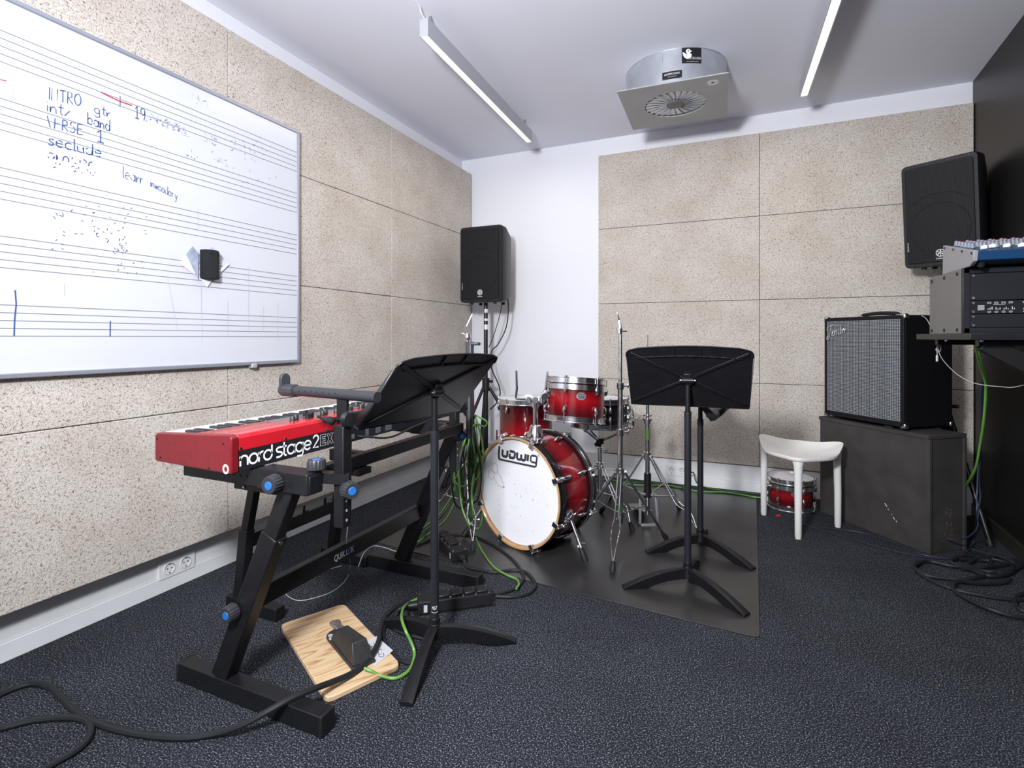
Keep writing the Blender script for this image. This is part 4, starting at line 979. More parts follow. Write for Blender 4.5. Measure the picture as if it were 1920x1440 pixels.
# ------------------------------------------------------------------ drum hardware
def foot_at(mb, tip, d): mb.tube([tip+Z3*.045-d*.02, tip+Z3*.022, tip+Z3*.004+d*.008], [.010, .015, .011], 10)
def tripod(t, c, tips, hub, spread, black=None, double=True):
    for k, tp in enumerate(tips):
        tp = Vector(tp); d = tp-c; d.z = 0; dn = d.normalized(); sd = Vector((-dn.y, dn.x, 0)); top = c+Z3*hub+dn*.026
        mb = MB(); kn2 = c+d*.78+Z3*(.05+hub*.22)
        dark = black and k in black
        if double and not dark:
            for s in (-1, 1): mb.tube(cat_rom([top+sd*s*.009, c+d*.45+Z3*hub*.56+sd*s*.010, c+d*.6+Z3*hub*.42+sd*s*.019, kn2+sd*s*.016, tp+Z3*.045-dn*.02+sd*s*.002], 5), .0035, 8)
        else: mb.bar(top, tp+Z3*.035-dn*.012, .018, .010)
        lg = mb.build('leg', M_chromed if dark else M_chrome, t)
        mb = MB(); foot_at(mb, tp, dn); mb.build('rubber_foot', M_rub, lg)
        mid = c+d*.52+Z3*(hub*.52)
        MB().tube([c+Z3*spread+dn*.018, mid], .0036, 8).build('brace', M_chrome, t)
    mb = MB(); mb.cyl(c+Z3*(hub-.02), c+Z3*(hub+.025), .022, n=16)
    for tp in tips:
        dn = (Vector(tp)-c); dn.z = 0; dn.normalize(); mb.cyl(c+Z3*hub+dn*.016, c+Z3*hub+dn*.032, .010, n=10)
    mb.build('leg_collar', M_chrome, t)
    MB().cyl(c+Z3*(spread-.02), c+Z3*(spread+.012), .019, n=14).build('spreader_collar', M_chrome, t)
def clampring(t, c, z, r=.02, wd=RT):
    mb = MB(); mb.cyl(c+Z3*(z-.018), c+Z3*(z+.018), r, n=16); mb.cyl(c+Z3*z, c+Z3*z+wd*.04, .006, n=8); mb.bar(c+Z3*z+wd*.04-Z3*.012, c+Z3*z+wd*.044+Z3*.012, .006, .006, wd); mb.build('tube_clamp', M_chrome, t, bevel=.001)
# cymbal stand in front of the right music stand
cs = thing('cymbal_stand', 'tall chrome cymbal stand without a cymbal beside the rack tom', 'cymbal stand', cw(.572, 2.774)); c = cw(.572, 2.774)
tripod(cs, c, [cw(.470, 2.455), cw(.83, 2.84), cw(.375, 3.03)], .385, .17, black=(1, 2))
MB().cyl(c+Z3*.12, c+Z3*.60, .0145, n=16).build('lower_tube', M_chromed, cs)
MB().cyl(c+Z3*.60, c+Z3*.845, .0135, n=16).build('middle_tube', M_chromed, cs)
MB().cyl(c+Z3*.845, c+Z3*1.125, .0098, n=14).build('upper_tube', M_chromed, cs)
MB().cyl(c+Z3*.17, c+Z3*.22, .0150, n=16).build('green_tape', M_greend, cs)
clampring(cs, c, .60, .021); clampring(cs, c, .845, .020)
mb = MB(); mb.cyl(c+Z3*1.12-RT*.004, c+Z3*1.15-RT*.004, .016, n=14); mb.cyl(c+Z3*1.135, c+Z3*1.135+RT*.035, .005, n=8); mb.tube([c+Z3*1.14, c+Z3*1.19-RT*.006], [.013, .007], 10); mb.cyl(c+Z3*1.19-RT*.006, c+Z3*1.235-RT*.018, .0045, n=8); mb.build('cymbal_tilter', M_chrome, cs, bevel=.001)
# hi-hat stand
hs = thing('hihat_stand', 'chrome hi-hat stand with footboard behind the right music stand', 'hi-hat stand', cw(.80, 3.10)); c = cw(.80, 3.10)
tripod(hs, c, [cw(1.02, 2.83), cw(.56, 3.28), cw(1.06, 3.34)], .40, .17)
MB().cyl(c+Z3*.06, c+Z3*.62, .0135, n=16).build('lower_tube', M_chromed, hs)
MB().cyl(c+Z3*.55, c+Z3*.74, .0098, n=14).build('upper_tube', M_chromed, hs)
MB().cyl(c+Z3*.70, c+Z3*1.115, .0032, n=8).build('pull_rod', M_chrome, hs)
MB().cyl(c+Z3*.50, c+Z3*.56, .0142, n=16).build('green_tape', mat('olive_tape', (.06, .13, .035), .5), hs)
mb = MB(); mb.cyl(c+Z3*.612, c+Z3*.622, .028, n=18); mb.cyl(c+Z3*.592, c+Z3*.612, .02, n=18); mb.cyl(c+Z3*.638, c+Z3*.644, .026, n=18); mb.build('height_clamp', M_chromed, hs)
mb = MB(); mb.cyl(c+Z3*.20, c+Z3*.30, .021, n=16); mb.cyl(c+Z3*.16, c+Z3*.20, .024, n=16); mb.build('spring_housing', M_blk2, hs)
mb = MB()
for s in (-1, 1): mb.bar(c+RT*s*.045+Z3*.18-FW*.01, c+RT*s*.052+Z3*.01-FW*.03, .016, .010, FW)
mb.bar(c-RT*.05+Z3*.008-FW*.035, c+RT*.055+Z3*.008-FW*.035, .03, .012); mb.bar(c-RT*.045+Z3*.18-FW*.01, c+RT*.045+Z3*.18-FW*.01, .016, .014); mb.build('pedal_frame', mat('cast_grey', (.30, .31, .33), .45, .6), hs, bevel=.003)
MB().bar(c+FW*.02+Z3*.07, c+FW*.26+Z3*.02, .075, .010).build('footboard', MATS['cast_grey'], hs, bevel=.004)
MB().bar(c+FW*.24+Z3*.009, c+FW*.34+Z3*.009, .08, .012).build('heel_plate', MATS['cast_grey'], hs, bevel=.003)
# snare stand
ss = thing('snare_stand', 'chrome basket stand holding the black snare drum', 'snare stand', cw(.548, 3.27)); c = cw(.548, 3.27)
tripod(ss, c, [cw(.68, 2.98), cw(.30, 3.18), cw(.66, 3.55)], .30, .14)
MB().cyl(c+Z3*.08, c+Z3*.40, .0125, n=14).build('lower_tube', M_chromed, ss); clampring(ss, c, .40, .018)
MB().cyl(c+Z3*.40, c+Z3*.46, .0095, n=14).build('upper_tube', M_chromed, ss)
for a in (0.3, 2.4, 4.5):
    d = Vector((math.cos(a), math.sin(a), 0)); MB().tube(cat_rom([c+Z3*.455, c+d*.08+Z3*.49, c+d*.16+Z3*.535, c+d*.200+Z3*.55, c+d*.203+Z3*.585], 5), .007, 8).build('basket_arm', M_chromed, ss)
mb = MB(); mb.cyl(c+Z3*.44, c+Z3*.475, .024, n=14); mb.cyl(c+Z3*.43, c+Z3*.44-RT*.03-FW*.02, .012, n=10); mb.build('basket_knob', M_blk2, ss)
# cymbal stand at left with cables draped over it
cs2 = thing('cymbal_stand', 'chrome cymbal stand draped with green cables left of the bass drum', 'cymbal stand', cw(-.252, 2.99)); c = cw(-.252, 2.99)
tripod(cs2, c, [cw(-.20, 2.70), cw(-.52, 3.08), cw(-.05, 3.20)], .37, .17)
MB().cyl(c+Z3*.12, c+Z3*.60, .0125, n=14).build('lower_tube', M_chrome, cs2); MB().cyl(c+Z3*.60, c+Z3*.86, .0105, n=14).build('middle_tube', M_chrome, cs2); MB().cyl(c+Z3*.86, c+Z3*1.09, .0085, n=14).build('upper_tube', M_chrome, cs2)
clampring(cs2, c, .60, .019); clampring(cs2, c, .86, .017)
mb = MB(); mb.tube([c+Z3*1.085, c+Z3*1.10, c+Z3*1.125], [.012, .020, .014], 14); mb.cyl(c+Z3*1.115, c+Z3*1.165-RT*.012, .010, .006, n=10); mb.cyl(c+Z3*1.16-RT*.010, c+Z3*1.235+RT*.026, .004, n=8); mb.cyl(c+Z3*1.11, c+Z3*1.125-RT*.035, .004, n=8); mb.build('cymbal_tilter', M_chrome, cs2)

# ------------------------------------------------------------------ keyboard
kx0, kx1, ky0, ky1 = -1.651, -1.317, 1.028, 2.478
kb = thing('stage_keyboard', 'red stage piano keyboard on the black keyboard stand', 'keyboard', (-1.48, 1.75, .716))
zb0 = .7165
ck = [(kx0+.006, .722), (kx0, .728), (kx0, .800), (kx0+.008, .809), (kx1-.05, .8235), (kx1-.010, .825), (kx1+.002, .817), (kx1+.003, .716), (kx1-.01, .7155)]
mpk = lambda u, v, t: Vector((u, t, v))
for yy, nm in ((ky0, 'end_cheek'), (ky1-.024, 'end_cheek')):
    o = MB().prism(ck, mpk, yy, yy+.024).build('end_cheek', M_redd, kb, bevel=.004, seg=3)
    if yy == ky0:
        for u, v in ((kx0+.012, .79), (kx0+.028, .735), (kx1-.09, .724), (kx1-.03, .80)): MB().cyl((u, ky0+.0005, v), (u, ky0-.0015, v), .003, n=8).build('cheek_screw', M_dark, o)
        mb = MB(); q = lambda u, v: Vector((kx1-.02+u, ky0-.0007, .729+v)); mb.ribbon(arc(0, 0, .0095, 0, 345, 16, .011), .0062, q, True); mb.build('white_ring_mark', M_wh, o)
ya, yb = ky0+.0245, ky1-.0245
base = [(kx0+.004, .724), (kx0+.004, .770), (-1.505, .775), (-1.50, .718), (kx1-.02, .718), (kx1-.02, zb0+.001), (-1.50, .7165)]
MB().box(((kx0-1.5)/2, (ya+yb)/2, .748), (-1.5-kx0-.004, yb-ya, .048)).build('key_bed', M_dark, kb)
MB().prism([(-1.502, .720), (-1.502, .812), (-1.49, .8165), (kx1-.03, .8235), (kx1-.008, .822), (kx1-.001, .812), (kx1-.001, .777), (kx1-.006, .772), (-1.4, .72)], mpk, ya, yb).build('control_panel', M_red, kb, bevel=.002)
bp = MB().prism([(kx1-.03, .7175), (kx1-.03, .776), (kx1-.001, .776), (kx1-.001, .7175)], mpk, ya, yb).build('back_panel', mat('back_panel_black', (.010, .012, .016), .4), kb)
bm = lambda u, v, t=0.: Vector((kx1-.0002+t, u, v))
NL = [([[(0, 1), (0, 0)], [(0, .55)] + arc(.42, .58, .42, 175, 0, 10) + [(.84, 0)]], 1.02), ([arc(.5, .5, .5, 0, 360, 22)], 1.15), ([[(0, 1), (0, 0)], [(0, .5)] + arc(.45, .55, .45, 175, 80, 6)], .60), ([arc(.5, .5, .5, 0, 360, 22), [(1.0, .5), (1.0, 1.5)]], 1.15), ([], .42),
      ([cr2([(.72, 1), (.25, 1), (.02, .8), (.2, .55), (.6, .45), (.76, .2), (.5, 0), (0, 0)], 5)], .86), ([[(.16, 1.45), (.16, .2), (.3, 0), (.5, 0)], [(-.08, 1), (.5, 1)]], .62), ([arc(.5, .5, .5, 0, 360, 22), [(1.0, 1), (1.0, 0)]], 1.18), ([arc(.5, .5, .5, 0, 360, 22), [(1.0, 1), (1.0, -.25), (.85, -.48), (.15, -.48)]], 1.18), ([[(.0, .5), (1.0, .5)] + arc(.5, .5, .5, 0, 318, 18)], 1.12), ([], .22),
      ([[(0, 1.15)] + arc(.4, 1.0, .4, 160, -20, 10) + [(0, 0), (.82, 0)]], .98), ([], .12)]
tot = sum(w for _, w in NL)+2.2; y_a, y_b = ky0+.0265+.004, 1.432; kk = (y_b-y_a)/tot; x = 0; mb = MB(); hv = .0285
for sts, w in NL:
    for st in sts: mb.ribbon([(y_a+(x+u)*kk, .7315+v*hv) for u, v in st], .0058, bm)
    x += w
def outline(P): mb.ribbon([(y_a+(x+u)*kk, .7315+v*hv) for u, v in P], .0013, bm, True)
outline([(0, 0), (0, 1.3), (.85, 1.3), (.85, 1.02), (.3, 1.02), (.3, .78), (.8, .78), (.8, .52), (.3, .52), (.3, .28), (.85, .28), (.85, 0)]); x += 1.0
outline([(0, 0), (.38, .66), (.02, 1.3), (.36, 1.3), (.56, .92), (.76, 1.3), (1.12, 1.3), (.74, .66), (1.12, 0), (.78, 0), (.56, .4), (.34, 0)])
mb.build('lettering', M_wh, bp)
mb = MB()
for k in range(9): mb.flat([(1.64+k*.015, .755), (1.651+k*.015, .755), (1.651+k*.015, .762), (1.64+k*.015, .762)], bm)
for k in range(3):
    for j in range(7): mb.flat([(1.60+k*.06, .727+j*.0045), (1.60+k*.06+.02+.022*((j*3+k) % 3)/2, .727+j*.0045), (1.60+k*.06+.02+.022*((j*3+k) % 3)/2, .729+j*.0045), (1.60+k*.06, .729+j*.0045)], bm)
mb.flat([(1.51, .728), (1.54, .728), (1.54, .745), (1.51, .745)], bm); mb.build('rear_print', mat('rear_print_grey', (.20, .205, .22), .6), bp)
for y in (1.86, 1.89, 1.93, 1.96, 2.05, 2.10): MB().cyl((kx1-.004, y, .748), (kx1+.006, y, .748), .007, n=12).build('jack_socket', M_chromed, bp)
mb = MB()
for y in (1.06, 1.22, 1.4, 1.6, 1.8, 2.0, 2.2, 2.4): mb.cyl((kx1-.003, y, .783), (kx1+.0012, y, .783), .0042, n=10)
mb.build('panel_screw', M_chromed, kb)
nw = 52; kw = (yb-ya-.01)/nw; wk = bk = None; pat = [1, 1, 0, 1, 1, 1, 0]
for i in range(nw):
    y = ya+.005+(i+.5)*kw
    if wk is None: wk = MB().box((kx0+.0745, y, .791), (.146, kw-.0012, .032)).build('white_key', M_ivory, kb, bevel=.0015); yw = y
    else:
        o = wk.copy(); C.objects.link(o); o.location = Vector((0, y-yw, 0))
    if pat[i % 7] and i < nw-1:
        y2 = y+kw/2
        if bk is None:
            bk = MB().prism([(-1.588, .800), (-1.583, .8145), (-1.503, .816), (-1.503, .800)], mpk, y2-.0072, y2+.0072).build('black_key', mat('black_key_plastic', (.014, .014, .016), .3), kb, bevel=.0015); yk = y2
        else:
            o = bk.copy(); C.objects.link(o); o.location = Vector((0, y2-yk, 0))
kk_ = None
for i, (x, y) in enumerate([(kx1-.055-.02*(j % 2), 1.30+j*.034) for j in range(26)] + [(kx1-.12, 1.42+j*.09) for j in range(9)]):
    if kk_ is None: kk_ = MB(Matrix.Translation((x, y, .819))).lathe([(.0095, 0), (.0085, .018), (.0075, .020), (.0001, .020)], 14).build('panel_knob', M_knob, kb); c0 = (x, y)
    else:
        o = kk_.copy(); C.objects.link(o); o.location = Vector((x-c0[0], y-c0[1], 0))
MB().box((-1.42, 1.78, .8195), (.10, 1.0, .002)).build('panel_print', mat('panel_grey', (.16, .13, .14), .5), kb)
MB().tube(cat_rom([(kx1+.004, 1.55, .735), (kx1+.03, 1.58, .728), (kx1+.055, 1.68, .712), (kx1+.06, 1.82, .728), (kx1+.05, 1.98, .738), (kx1+.02, 2.04, .742)], 8), .0042, 8).build('audio_lead', M_cab, kb)

# ------------------------------------------------------------------ keyboard stand
ks = thing('keyboard_stand', 'black steel keyboard stand with blue-capped knobs under the red keyboard', 'keyboard stand', (-1.36, 1.6, 0))
def knob(parent, p, axis, r=.027, l=.032):
    M = zframe(p, axis); mb = MB(M); n = 36; pr = []
    for z, f in ((0, 1.), (.004, 1.), (l-.004, .94), (l, .86)):
        pr.append(mb.pts([((r*f*(1. if (j % 2) else .93))*math.cos(2*PI*j/n), (r*f*(1. if (j % 2) else .93))*math.sin(2*PI*j/n), z) for j in range(n)]))
    for a, b in zip(pr, pr[1:]):
        for j in range(n): mb.face([a+j, a+(j+1) % n, b+(j+1) % n, b+j])
    mb.face([pr[0]+j for j in reversed(range(n))]); mb.face([pr[-1]+j for j in range(n)])
    mb.cyl((0, 0, -.02), (0, 0, 0), .012, n=12)
    o = mb.build('clamp_knob', M_knob, parent); MB(M).lathe([(.012, l), (.011, l+.0012), (.0001, l+.0012)], 20).build('blue_cap', M_bluec, o)
    return o
for y, nm in ((1.128, 0), (2.05, 1)):
    f = MB().box((-1.36, y, .031), (.59, .050, .056)).build('foot', M_blk, ks, bevel=.002)
    for x in (-1.658, -1.062): MB().box((x, y, .031), (.010, .053, .060)).build('end_cap', M_rub, f, bevel=.003)
    lo, hi = Vector((-1.475, y, .055)), Vector((-1.185, y, .69)); d = (hi-lo)
    MB().bar(lo, lo+d*.74, .046, .062, X3).build('leg_outer_tube', M_blk, ks, bevel=.003)
    MB().bar(lo+d*.70, hi, .038, .052, X3).build('leg_inner_tube', M_blk, ks, bevel=.003)
    mb = MB(); mb.cyl(lo+d*.70+X3*.03, lo+d*.70+X3*.038, .006, n=10); mb.build('lock_bolt', M_chromed, ks)
    xe = -1.105 if nm == 0 else -1.215
    MB().bar((-1.63, y, .688), (xe+.005, y, .688), .050, .052).build('top_arm', M_blk, ks, bevel=.003)
    mb = MB()
    for x in (-1.40, -1.372, -1.344): mb.cyl((x, y-.0255, .690), (x, y-.0248, .690), .0035, n=10)
    mb.build('arm_hole', M_dark, ks)
    MB().bar((xe-.195, y, .690), (xe, y, .690), .060, .062).build('clamp_sleeve', M_plas, ks, bevel=.005, seg=3)
    if nm == 0: knob(ks, (-1.215, y-.036, .688), (.15, -1, 0)); knob(ks, (-1.115, y+.015, .727), (0, 0, 1), .027, .026)
    else: knob(ks, (-1.215, y-.036, .688), (.15, -1, 0))
    knob(ks, lo+d*.36+Vector((-.022, -.030, 0)), (.05, -1, 0), .026, .030)
    px = -1.064 if nm == 0 else -1.19
    py = y+.065 if nm == 0 else y+.0
    pz0, pz1 = (.553, .845) if nm == 0 else (.50, .845)
    MB().bar((-1.23, y, .70), (px+.02, py, .695), .034, .030).build('extension_bar', M_blk, ks)
    MB().bar((px, py, pz0), (px, py, pz1), .036, .036, X3).build('upright_post', M_blk, ks, bevel=.003)
    mb = MB()
    for z in (.575, .603, .631): mb.cyl((px+.0178, py-.004, z), (px+.0186, py-.004, z), .004, n=10)
    mb.build('post_hole', M_alu, ks)
    knob(ks, (px+.022, py-.004, .665), (1, -.45, 0), .026, .030)
    if nm == 0:
        a, b = Vector((-1.330, 1.222, .936)), Vector((-.928, 1.178, .935))
    else:
        a, b = Vector((-1.142, 2.105, 1.080)), Vector((-1.122, 2.065, .65))
    d = (b-a).normalized(); o = MB().tube([a+d*.05, b], .0155, 20).build('tier_arm', mat('arm_tube_grey', (.022, .023, .028), .4), ks)
    n_ = 24; mb = MB(zframe(a, d)); 
    rr = [mb.pts([(.0195*(1 if j % 2 else .93)*math.cos(2*PI*j/n_), .0195*(1 if j % 2 else .93)*math.sin(2*PI*j/n_), z) for j in range(n_)]) for z in (0, .062)]
    for j in range(n_): mb.face([rr[0]+j, rr[0]+(j+1) % n_, rr[1]+(j+1) % n_, rr[1]+j])
    mb.face([rr[0]+j for j in reversed(range(n_))]); mb.face([rr[1]+j for j in range(n_)])
    ec = mb.build('ribbed_end_cap', mat('cap_grey', (.030, .033, .038), .5), o)
    tg = Z3 if nm == 0 else (RT - FW*.3).normalized(); sd_ = d.cross(tg).normalized()
    mb = MB(); mp_ = lambda u, v, t: a+d*(.002+t) + sd_*u + tg*v
    mb.prism([(-.017, 0), (.017, 0), (.017, .035)] + arc(0, .035, .017, 0, 180, 8)[1:], mp_, 0, .012); mb.build('stop_tongue', MATS['cap_grey'], ec, bevel=.002)
    if nm == 0:
        mb = MB()
        for k in range(7): mb.cyl(a+d*(.095+k*.026)+Vector((0, -.0152, .003)), a+d*(.095+k*.026)+Vector((0, -.0158, .003)), .0022, n=8)
        mb.build('arm_hole', M_dark, o)
    top = Vector((px, py, pz1)); tgt = a+d*.268 if nm == 0 else a+d*.33
    MB().bar(top+Z3*.004, tgt-Z3*.012 if nm == 0 else tgt, .010, .036, X3).build('arm_bracket', M_blk, ks)
    mb = MB(zframe(top+Z3*.02+X3*.022, (1, -.3, 0))); mb.lathe([(.024, -.008), (.026, 0), (.020, .010), (.0001, .012)], 20); mb.build('pivot_disc', M_blk2, ks)
    mb = MB(); c_ = top+Z3*.02+Vector((-.02, -.035, .0)); mb.tube(cat_rom([c_-X3*.04+Z3*.008, c_-X3*.015, c_, c_+X3*.02-Z3*.006], 4), [.004]*4+[.009]*4+[.011]*4+[.006], 10); mb.cyl(c_, top+Z3*.02, .007, n=8); mb.build('wing_knob', M_blk2, ks)
cb = MB().bar((-1.365, 1.15, .305), (-1.365, 2.03, .305), .030, .062).build('lower_crossbar', M_blk, ks, bevel=.003)
q = lambda u, v: Vector((-1.3493, 1.47+u, .293+v))
mb = MB(); text(mb, 'QUIK', q, .023, x0=0, width=.056); text(mb, 'L', q, .023, x0=.062, width=.011); text(mb, 'K', q, .023, x0=.090, width=.015); mb.build('logo_print', M_grey_tape, cb)
mb = MB(); mb.ribbon(arc(.081, .0115, .0075, 0, 345, 18, .0095), .005, q, True); mb.build('logo_ring', mat('logo_blue', (.03, .12, .42), .5), cb)
MB().bar((-1.15, 1.16, .700), (-1.15, 2.04, .702), .028, .042).build('upper_rail', M_blk, ks, bevel=.003)
mb = MB(); mb.cyl((-1.15, 1.36, .672), (-1.15, 1.36, .655), .022, n=16); mb.bar((-1.17, 1.36, .668), (-1.12, 1.36, .668), .06, .02); mb.build('rail_foot', M_rub, ks)
# low bench frame behind
lb_ = thing('bench_frame', 'low black steel bench frame standing behind the keyboard stand', 'bench', (-1.78, 1.78, 0))
for y in (1.505, 2.03):
    MB().bar((-1.93, y, .026), (-1.652, y, .026), .046, .050).build('foot', M_blk, lb_, bevel=.003)
    MB().bar((-1.87, y, .05), (-1.835, y, .33), .040, .046, X3).build('leg_outer_tube', M_blk, lb_, bevel=.003)
    MB().bar((-1.84, y, .30), (-1.79, y, .51), .032, .038, X3).build('leg_inner_tube', M_blk, lb_, bevel=.003)
    MB().bar((-1.86, y-.02, .527), (-1.63, y-.02, .527), .040, .056).build('top_arm', M_blk, lb_, bevel=.003)
    mb = MB(); mb.cyl((-1.80, y-.041, .53), (-1.80, y-.045, .53), .006, n=10); mb.cyl((-1.80, y-.041, .512), (-1.80, y-.046, .512), .005, n=10); mb.build('bolt', M_chromed, lb_)
MB().bar((-1.845, 1.52, .275), (-1.845, 2.02, .275), .03, .055).build('crossbar', M_blk, lb_, bevel=.003)
mb = MB()
for y in (1.80, 1.93): mb.tube([(-1.83, y, .30), (-1.83, y, .325), (-1.83, y+.004, .336)], .006, 8); mb.tube([(-1.83, y, .306), (-1.83, y+.025, .308)], .004, 6)
mb.build('hook', M_blk, lb_)

# ------------------------------------------------------------------ plywood, pedal
pc = [fl(525, 1170, .018), fl(612, 1311, .018), fl(752, 1245, .018), fl(645, 1131, .018)]
ctr = sum(pc, Vector())/4; lx = ((pc[1]-pc[0])+(pc[2]-pc[3])).normalized(); ly = Vector((-lx.y, lx.x, 0)); PM = frame((ctr.x, ctr.y, 0), lx, ly, Z3); PI_ = PM.inverted()
pl = [(PI_ @ p).to_2d() for p in pc]
rc = []
for k in range(4):
    a, b, c_ = pl[k-1], pl[k], pl[(k+1) % 4]; u, v = (a-b).normalized(), (c_-b).normalized()
    rc += [tuple(b+u*.022), tuple(b+u*.006+v*.006), tuple(b+v*.022)]
pb = thing('plywood_board', 'small plywood board lying on the carpet under the sustain pedal', 'board', M=PM)
mb = MB(); mb.prism(rc, lambda u, v, t: PM @ Vector((u, v, t)), .0005, .018); mb.build('board', M_ply, pb, bevel=.003)
tp = [PI_ @ fl(px, py, .018) for px, py in ((684, 1204), (706, 1193), (737, 1220), (702, 1249), (690, 1235))]
mb = MB(); mb.flat([(p.x, p.y) for p in tp][::-1], lambda u, v: PM @ Vector((u, v, .0186))); mb.f = [tuple(reversed(f)) for f in mb.f]; tpo = mb.build('grey_label', M_grey_tape, pb)
mb = MB(); zq = .0192
for cx, cy, n_ in ((697, 1209, 0), (706, 1216, 1), (715, 1228, 0), (713, 1222, 1)):
    P = [fl(cx+x, cy+y, zq) for x, y in (arc(0, 0, 5, -60, 200, 10, 4) if n_ == 0 else arc(0, 0, 4, 60, 330, 10, 5))]
    for p, q in zip(P, P[1:]): mb.bar(p, q, .0016, .0006)
mb.build('label_scribble', M_inkk, tpo)
sp_a, sp_b = fl(628, 1188, .018), fl(682, 1250, .018); ax_ = (sp_b-sp_a).normalized(); sd = Vector((ax_.y, -ax_.x, 0)) ; L_ = (sp_b-sp_a).length
SPM = frame((sp_a.x, sp_a.y, .018), ax_, Vector((-ax_.y, ax_.x, 0)), Z3)
sp = thing('sustain_pedal', 'worn black sustain pedal resting on the plywood board', 'pedal', M=SPM)
w = .040
mb = MB(SPM); mb.prism([(L_+.005, -w), (L_+.005, w)] + [(.03+u, v) for u, v in arc(0, 0, w, 90, 270, 10)], lambda u, v, t: SPM @ Vector((u, v, t)) if False else Vector((u, v, t)), .001, .012); mb.build('base_plate', M_pedal, sp, bevel=.003)
mb = MB(SPM); i = mb.pts([(.045, -.034, .012), (L_, -.036, .012), (L_, .036, .012), (.045, .034, .012), (.065, -.022, .052), (L_-.035, -.026, .070), (L_-.035, .026, .070), (.065, .022, .052)])
for f in ((3, 2, 1, 0), (4, 5, 6, 7), (0, 1, 5, 4), (1, 2, 6, 5), (2, 3, 7, 6), (3, 0, 4, 7)): mb.face([i+k for k in f])
mb.build('housing', M_pedal, sp, bevel=.003)
mb = MB(SPM); mb.prism([(.07, -.010), (.03, -.012), (.005, -.020), (-.012, -.016), (-.016, 0), (-.012, .016), (.005, .020), (.03, .012), (.07, .010)], lambda u, v, t: Vector((u, v, .034+t-(u-.03)*.05)), 0, .008); mb.build('lever', M_chromed, sp, bevel=.003)
mb = MB(SPM)
for u, v in ((.025, -.026), (.045, -.031 if False else -.030)): mb.cyl((u, v, .012), (u, v, .0145), .0085, n=14)
mb.build('washer_screw', M_alu, sp)

# ------------------------------------------------------------------ power strips
def strip(c0, c1, back, label, h=.055):
    c0, c1 = Vector(c0), Vector(c1); u = (c1-c0); Ls = u.length; u.normalize(); n = Vector((-u.y, u.x, 0)); 
    if n.dot(Vector(back)-c0) < 0: n = -n
    D = .082; o = Vector((c0.x, c0.y, 0)); M = frame(o, u, n, Z3) if u.cross(n).z > 0 else frame(o+u*0, u, n, Z3)
    t = thing('power_strip', label, 'power strip', M=Matrix.Translation(o+u*Ls/2+n*D/2), group='heavy black power strips')
    mp = lambda x, y, z: o+u*x+n*y+Z3*z
    def bx_(mb, c, d): mb.bar(mp(c[0]-d[0]/2, c[1], c[2]), mp(c[0]+d[0]/2, c[1], c[2]), d[1], d[2])
    mb = MB(); bx_(mb, (Ls/2, D/2, h/2+.004), (Ls, D, h-.008)); mb.build('housing', M_rub, t, bevel=.003)
    mb = MB(); bx_(mb, (Ls/2, D/2, .004), (Ls+.03, D*.9, .006)); mb.build('base_flange', M_rub, t)
    for k in range(4):
        x = Ls*(.35+.175*k); mb = MB(); bx_(mb, (x, D/2, h+.005), (.046, .052, .012)); fl_ = mb.build('socket_flap', M_plas, t, bevel=.006)
        mb = MB()
        for s in (-1, 1): mb.cyl(mp(x-.028, D/2+s*.028, h), mp(x-.028, D/2+s*.028, h+.003), .004, n=8)
        mb.build('flap_screw', M_chrome, fl_)
    mb = MB(); 
    for x in (.012, Ls-.012):
        for y in (.01, D-.01): mb.cyl(mp(x, y, h-.001), mp(x, y, h+.002), .0035, n=8)
    mb.build('lid_screw', M_chrome, t)
    mb = MB(); mb.tube([mp(0, D/2, h/2), mp(-.028, D/2, h/2), mp(-.05, D/2, h/2)], [.017, .016, .009], 14); mb.build('cable_gland', M_plas, t)
    mb = MB(); mb.flat([(.022, h*.25), (.036, h*.25), (.036, h*.78), (.022, h*.78)], lambda a, b: mp(a, -.0006, b)); mb.build('paper_label', M_grey_tape, t)
    return mp, Ls, D
mpA, LA, DA = strip(fl(784, 1157), fl(923, 1138), fl(850, 1100), 'black four-way power strip behind the keyboard music stand base')
e1, e2, e3 = fl(848, 1057), fl(872, 1053), fl(805, 1012)
vB = (fl(807, 995, .055)-fl(848, 1038, .055)); vB.z = 0; vB = vB.normalized(); f0 = fl(848, 1057)
mpB, LB, DB = strip(f0, f0+vB*.30, f0+RT*.1, 'black power strip lying on the vinyl mat edge nearer the bass drum')

# ------------------------------------------------------------------ cables
def cable(name, pts, r, m, label, cat='cable', group=None, sub=8, n=8):
    o = MB().tube(cat_rom(pts, sub), r, n).build(name, m); return tag(o, label, cat, group)
g = lambda px, py, z=.008: fl(px, py, z)
cable('power_cable', [g(-60, 1335, .0095), g(0, 1302, .0095), g(55, 1282, .0095), g(92, 1288, .0095), g(118, 1312, .0095), g(160, 1346, .0095), g(235, 1372, .0095), g(330, 1383, .0095), g(400, 1376, .012), g(455, 1359, .035), g(505, 1332, .063), g(548, 1308, .0745), g(590, 1291, .068), g(625, 1278, .045), g(660, 1262, .032), g(690, 1238, .030), g(709, 1205, .030), g(713, 1180, .022), g(722, 1156, .012), g(742, 1138, .011), g(768, 1126, .012)], .0092, M_cab, 'thick black cable crossing the stand foot and the plywood board')
cable('power_cable', [g(-40, 1362, .0095), g(0, 1365, .0095), g(60, 1351, .0095), g(125, 1345, .0095), g(162, 1352, .0095), g(170, 1375, .0095), g(150, 1402, .0095), g(100, 1432, .0095), g(50, 1460, .0095), g(0, 1480, .0095)], .0088, M_cab, 'black cable loop on the carpet at the bottom left edge')
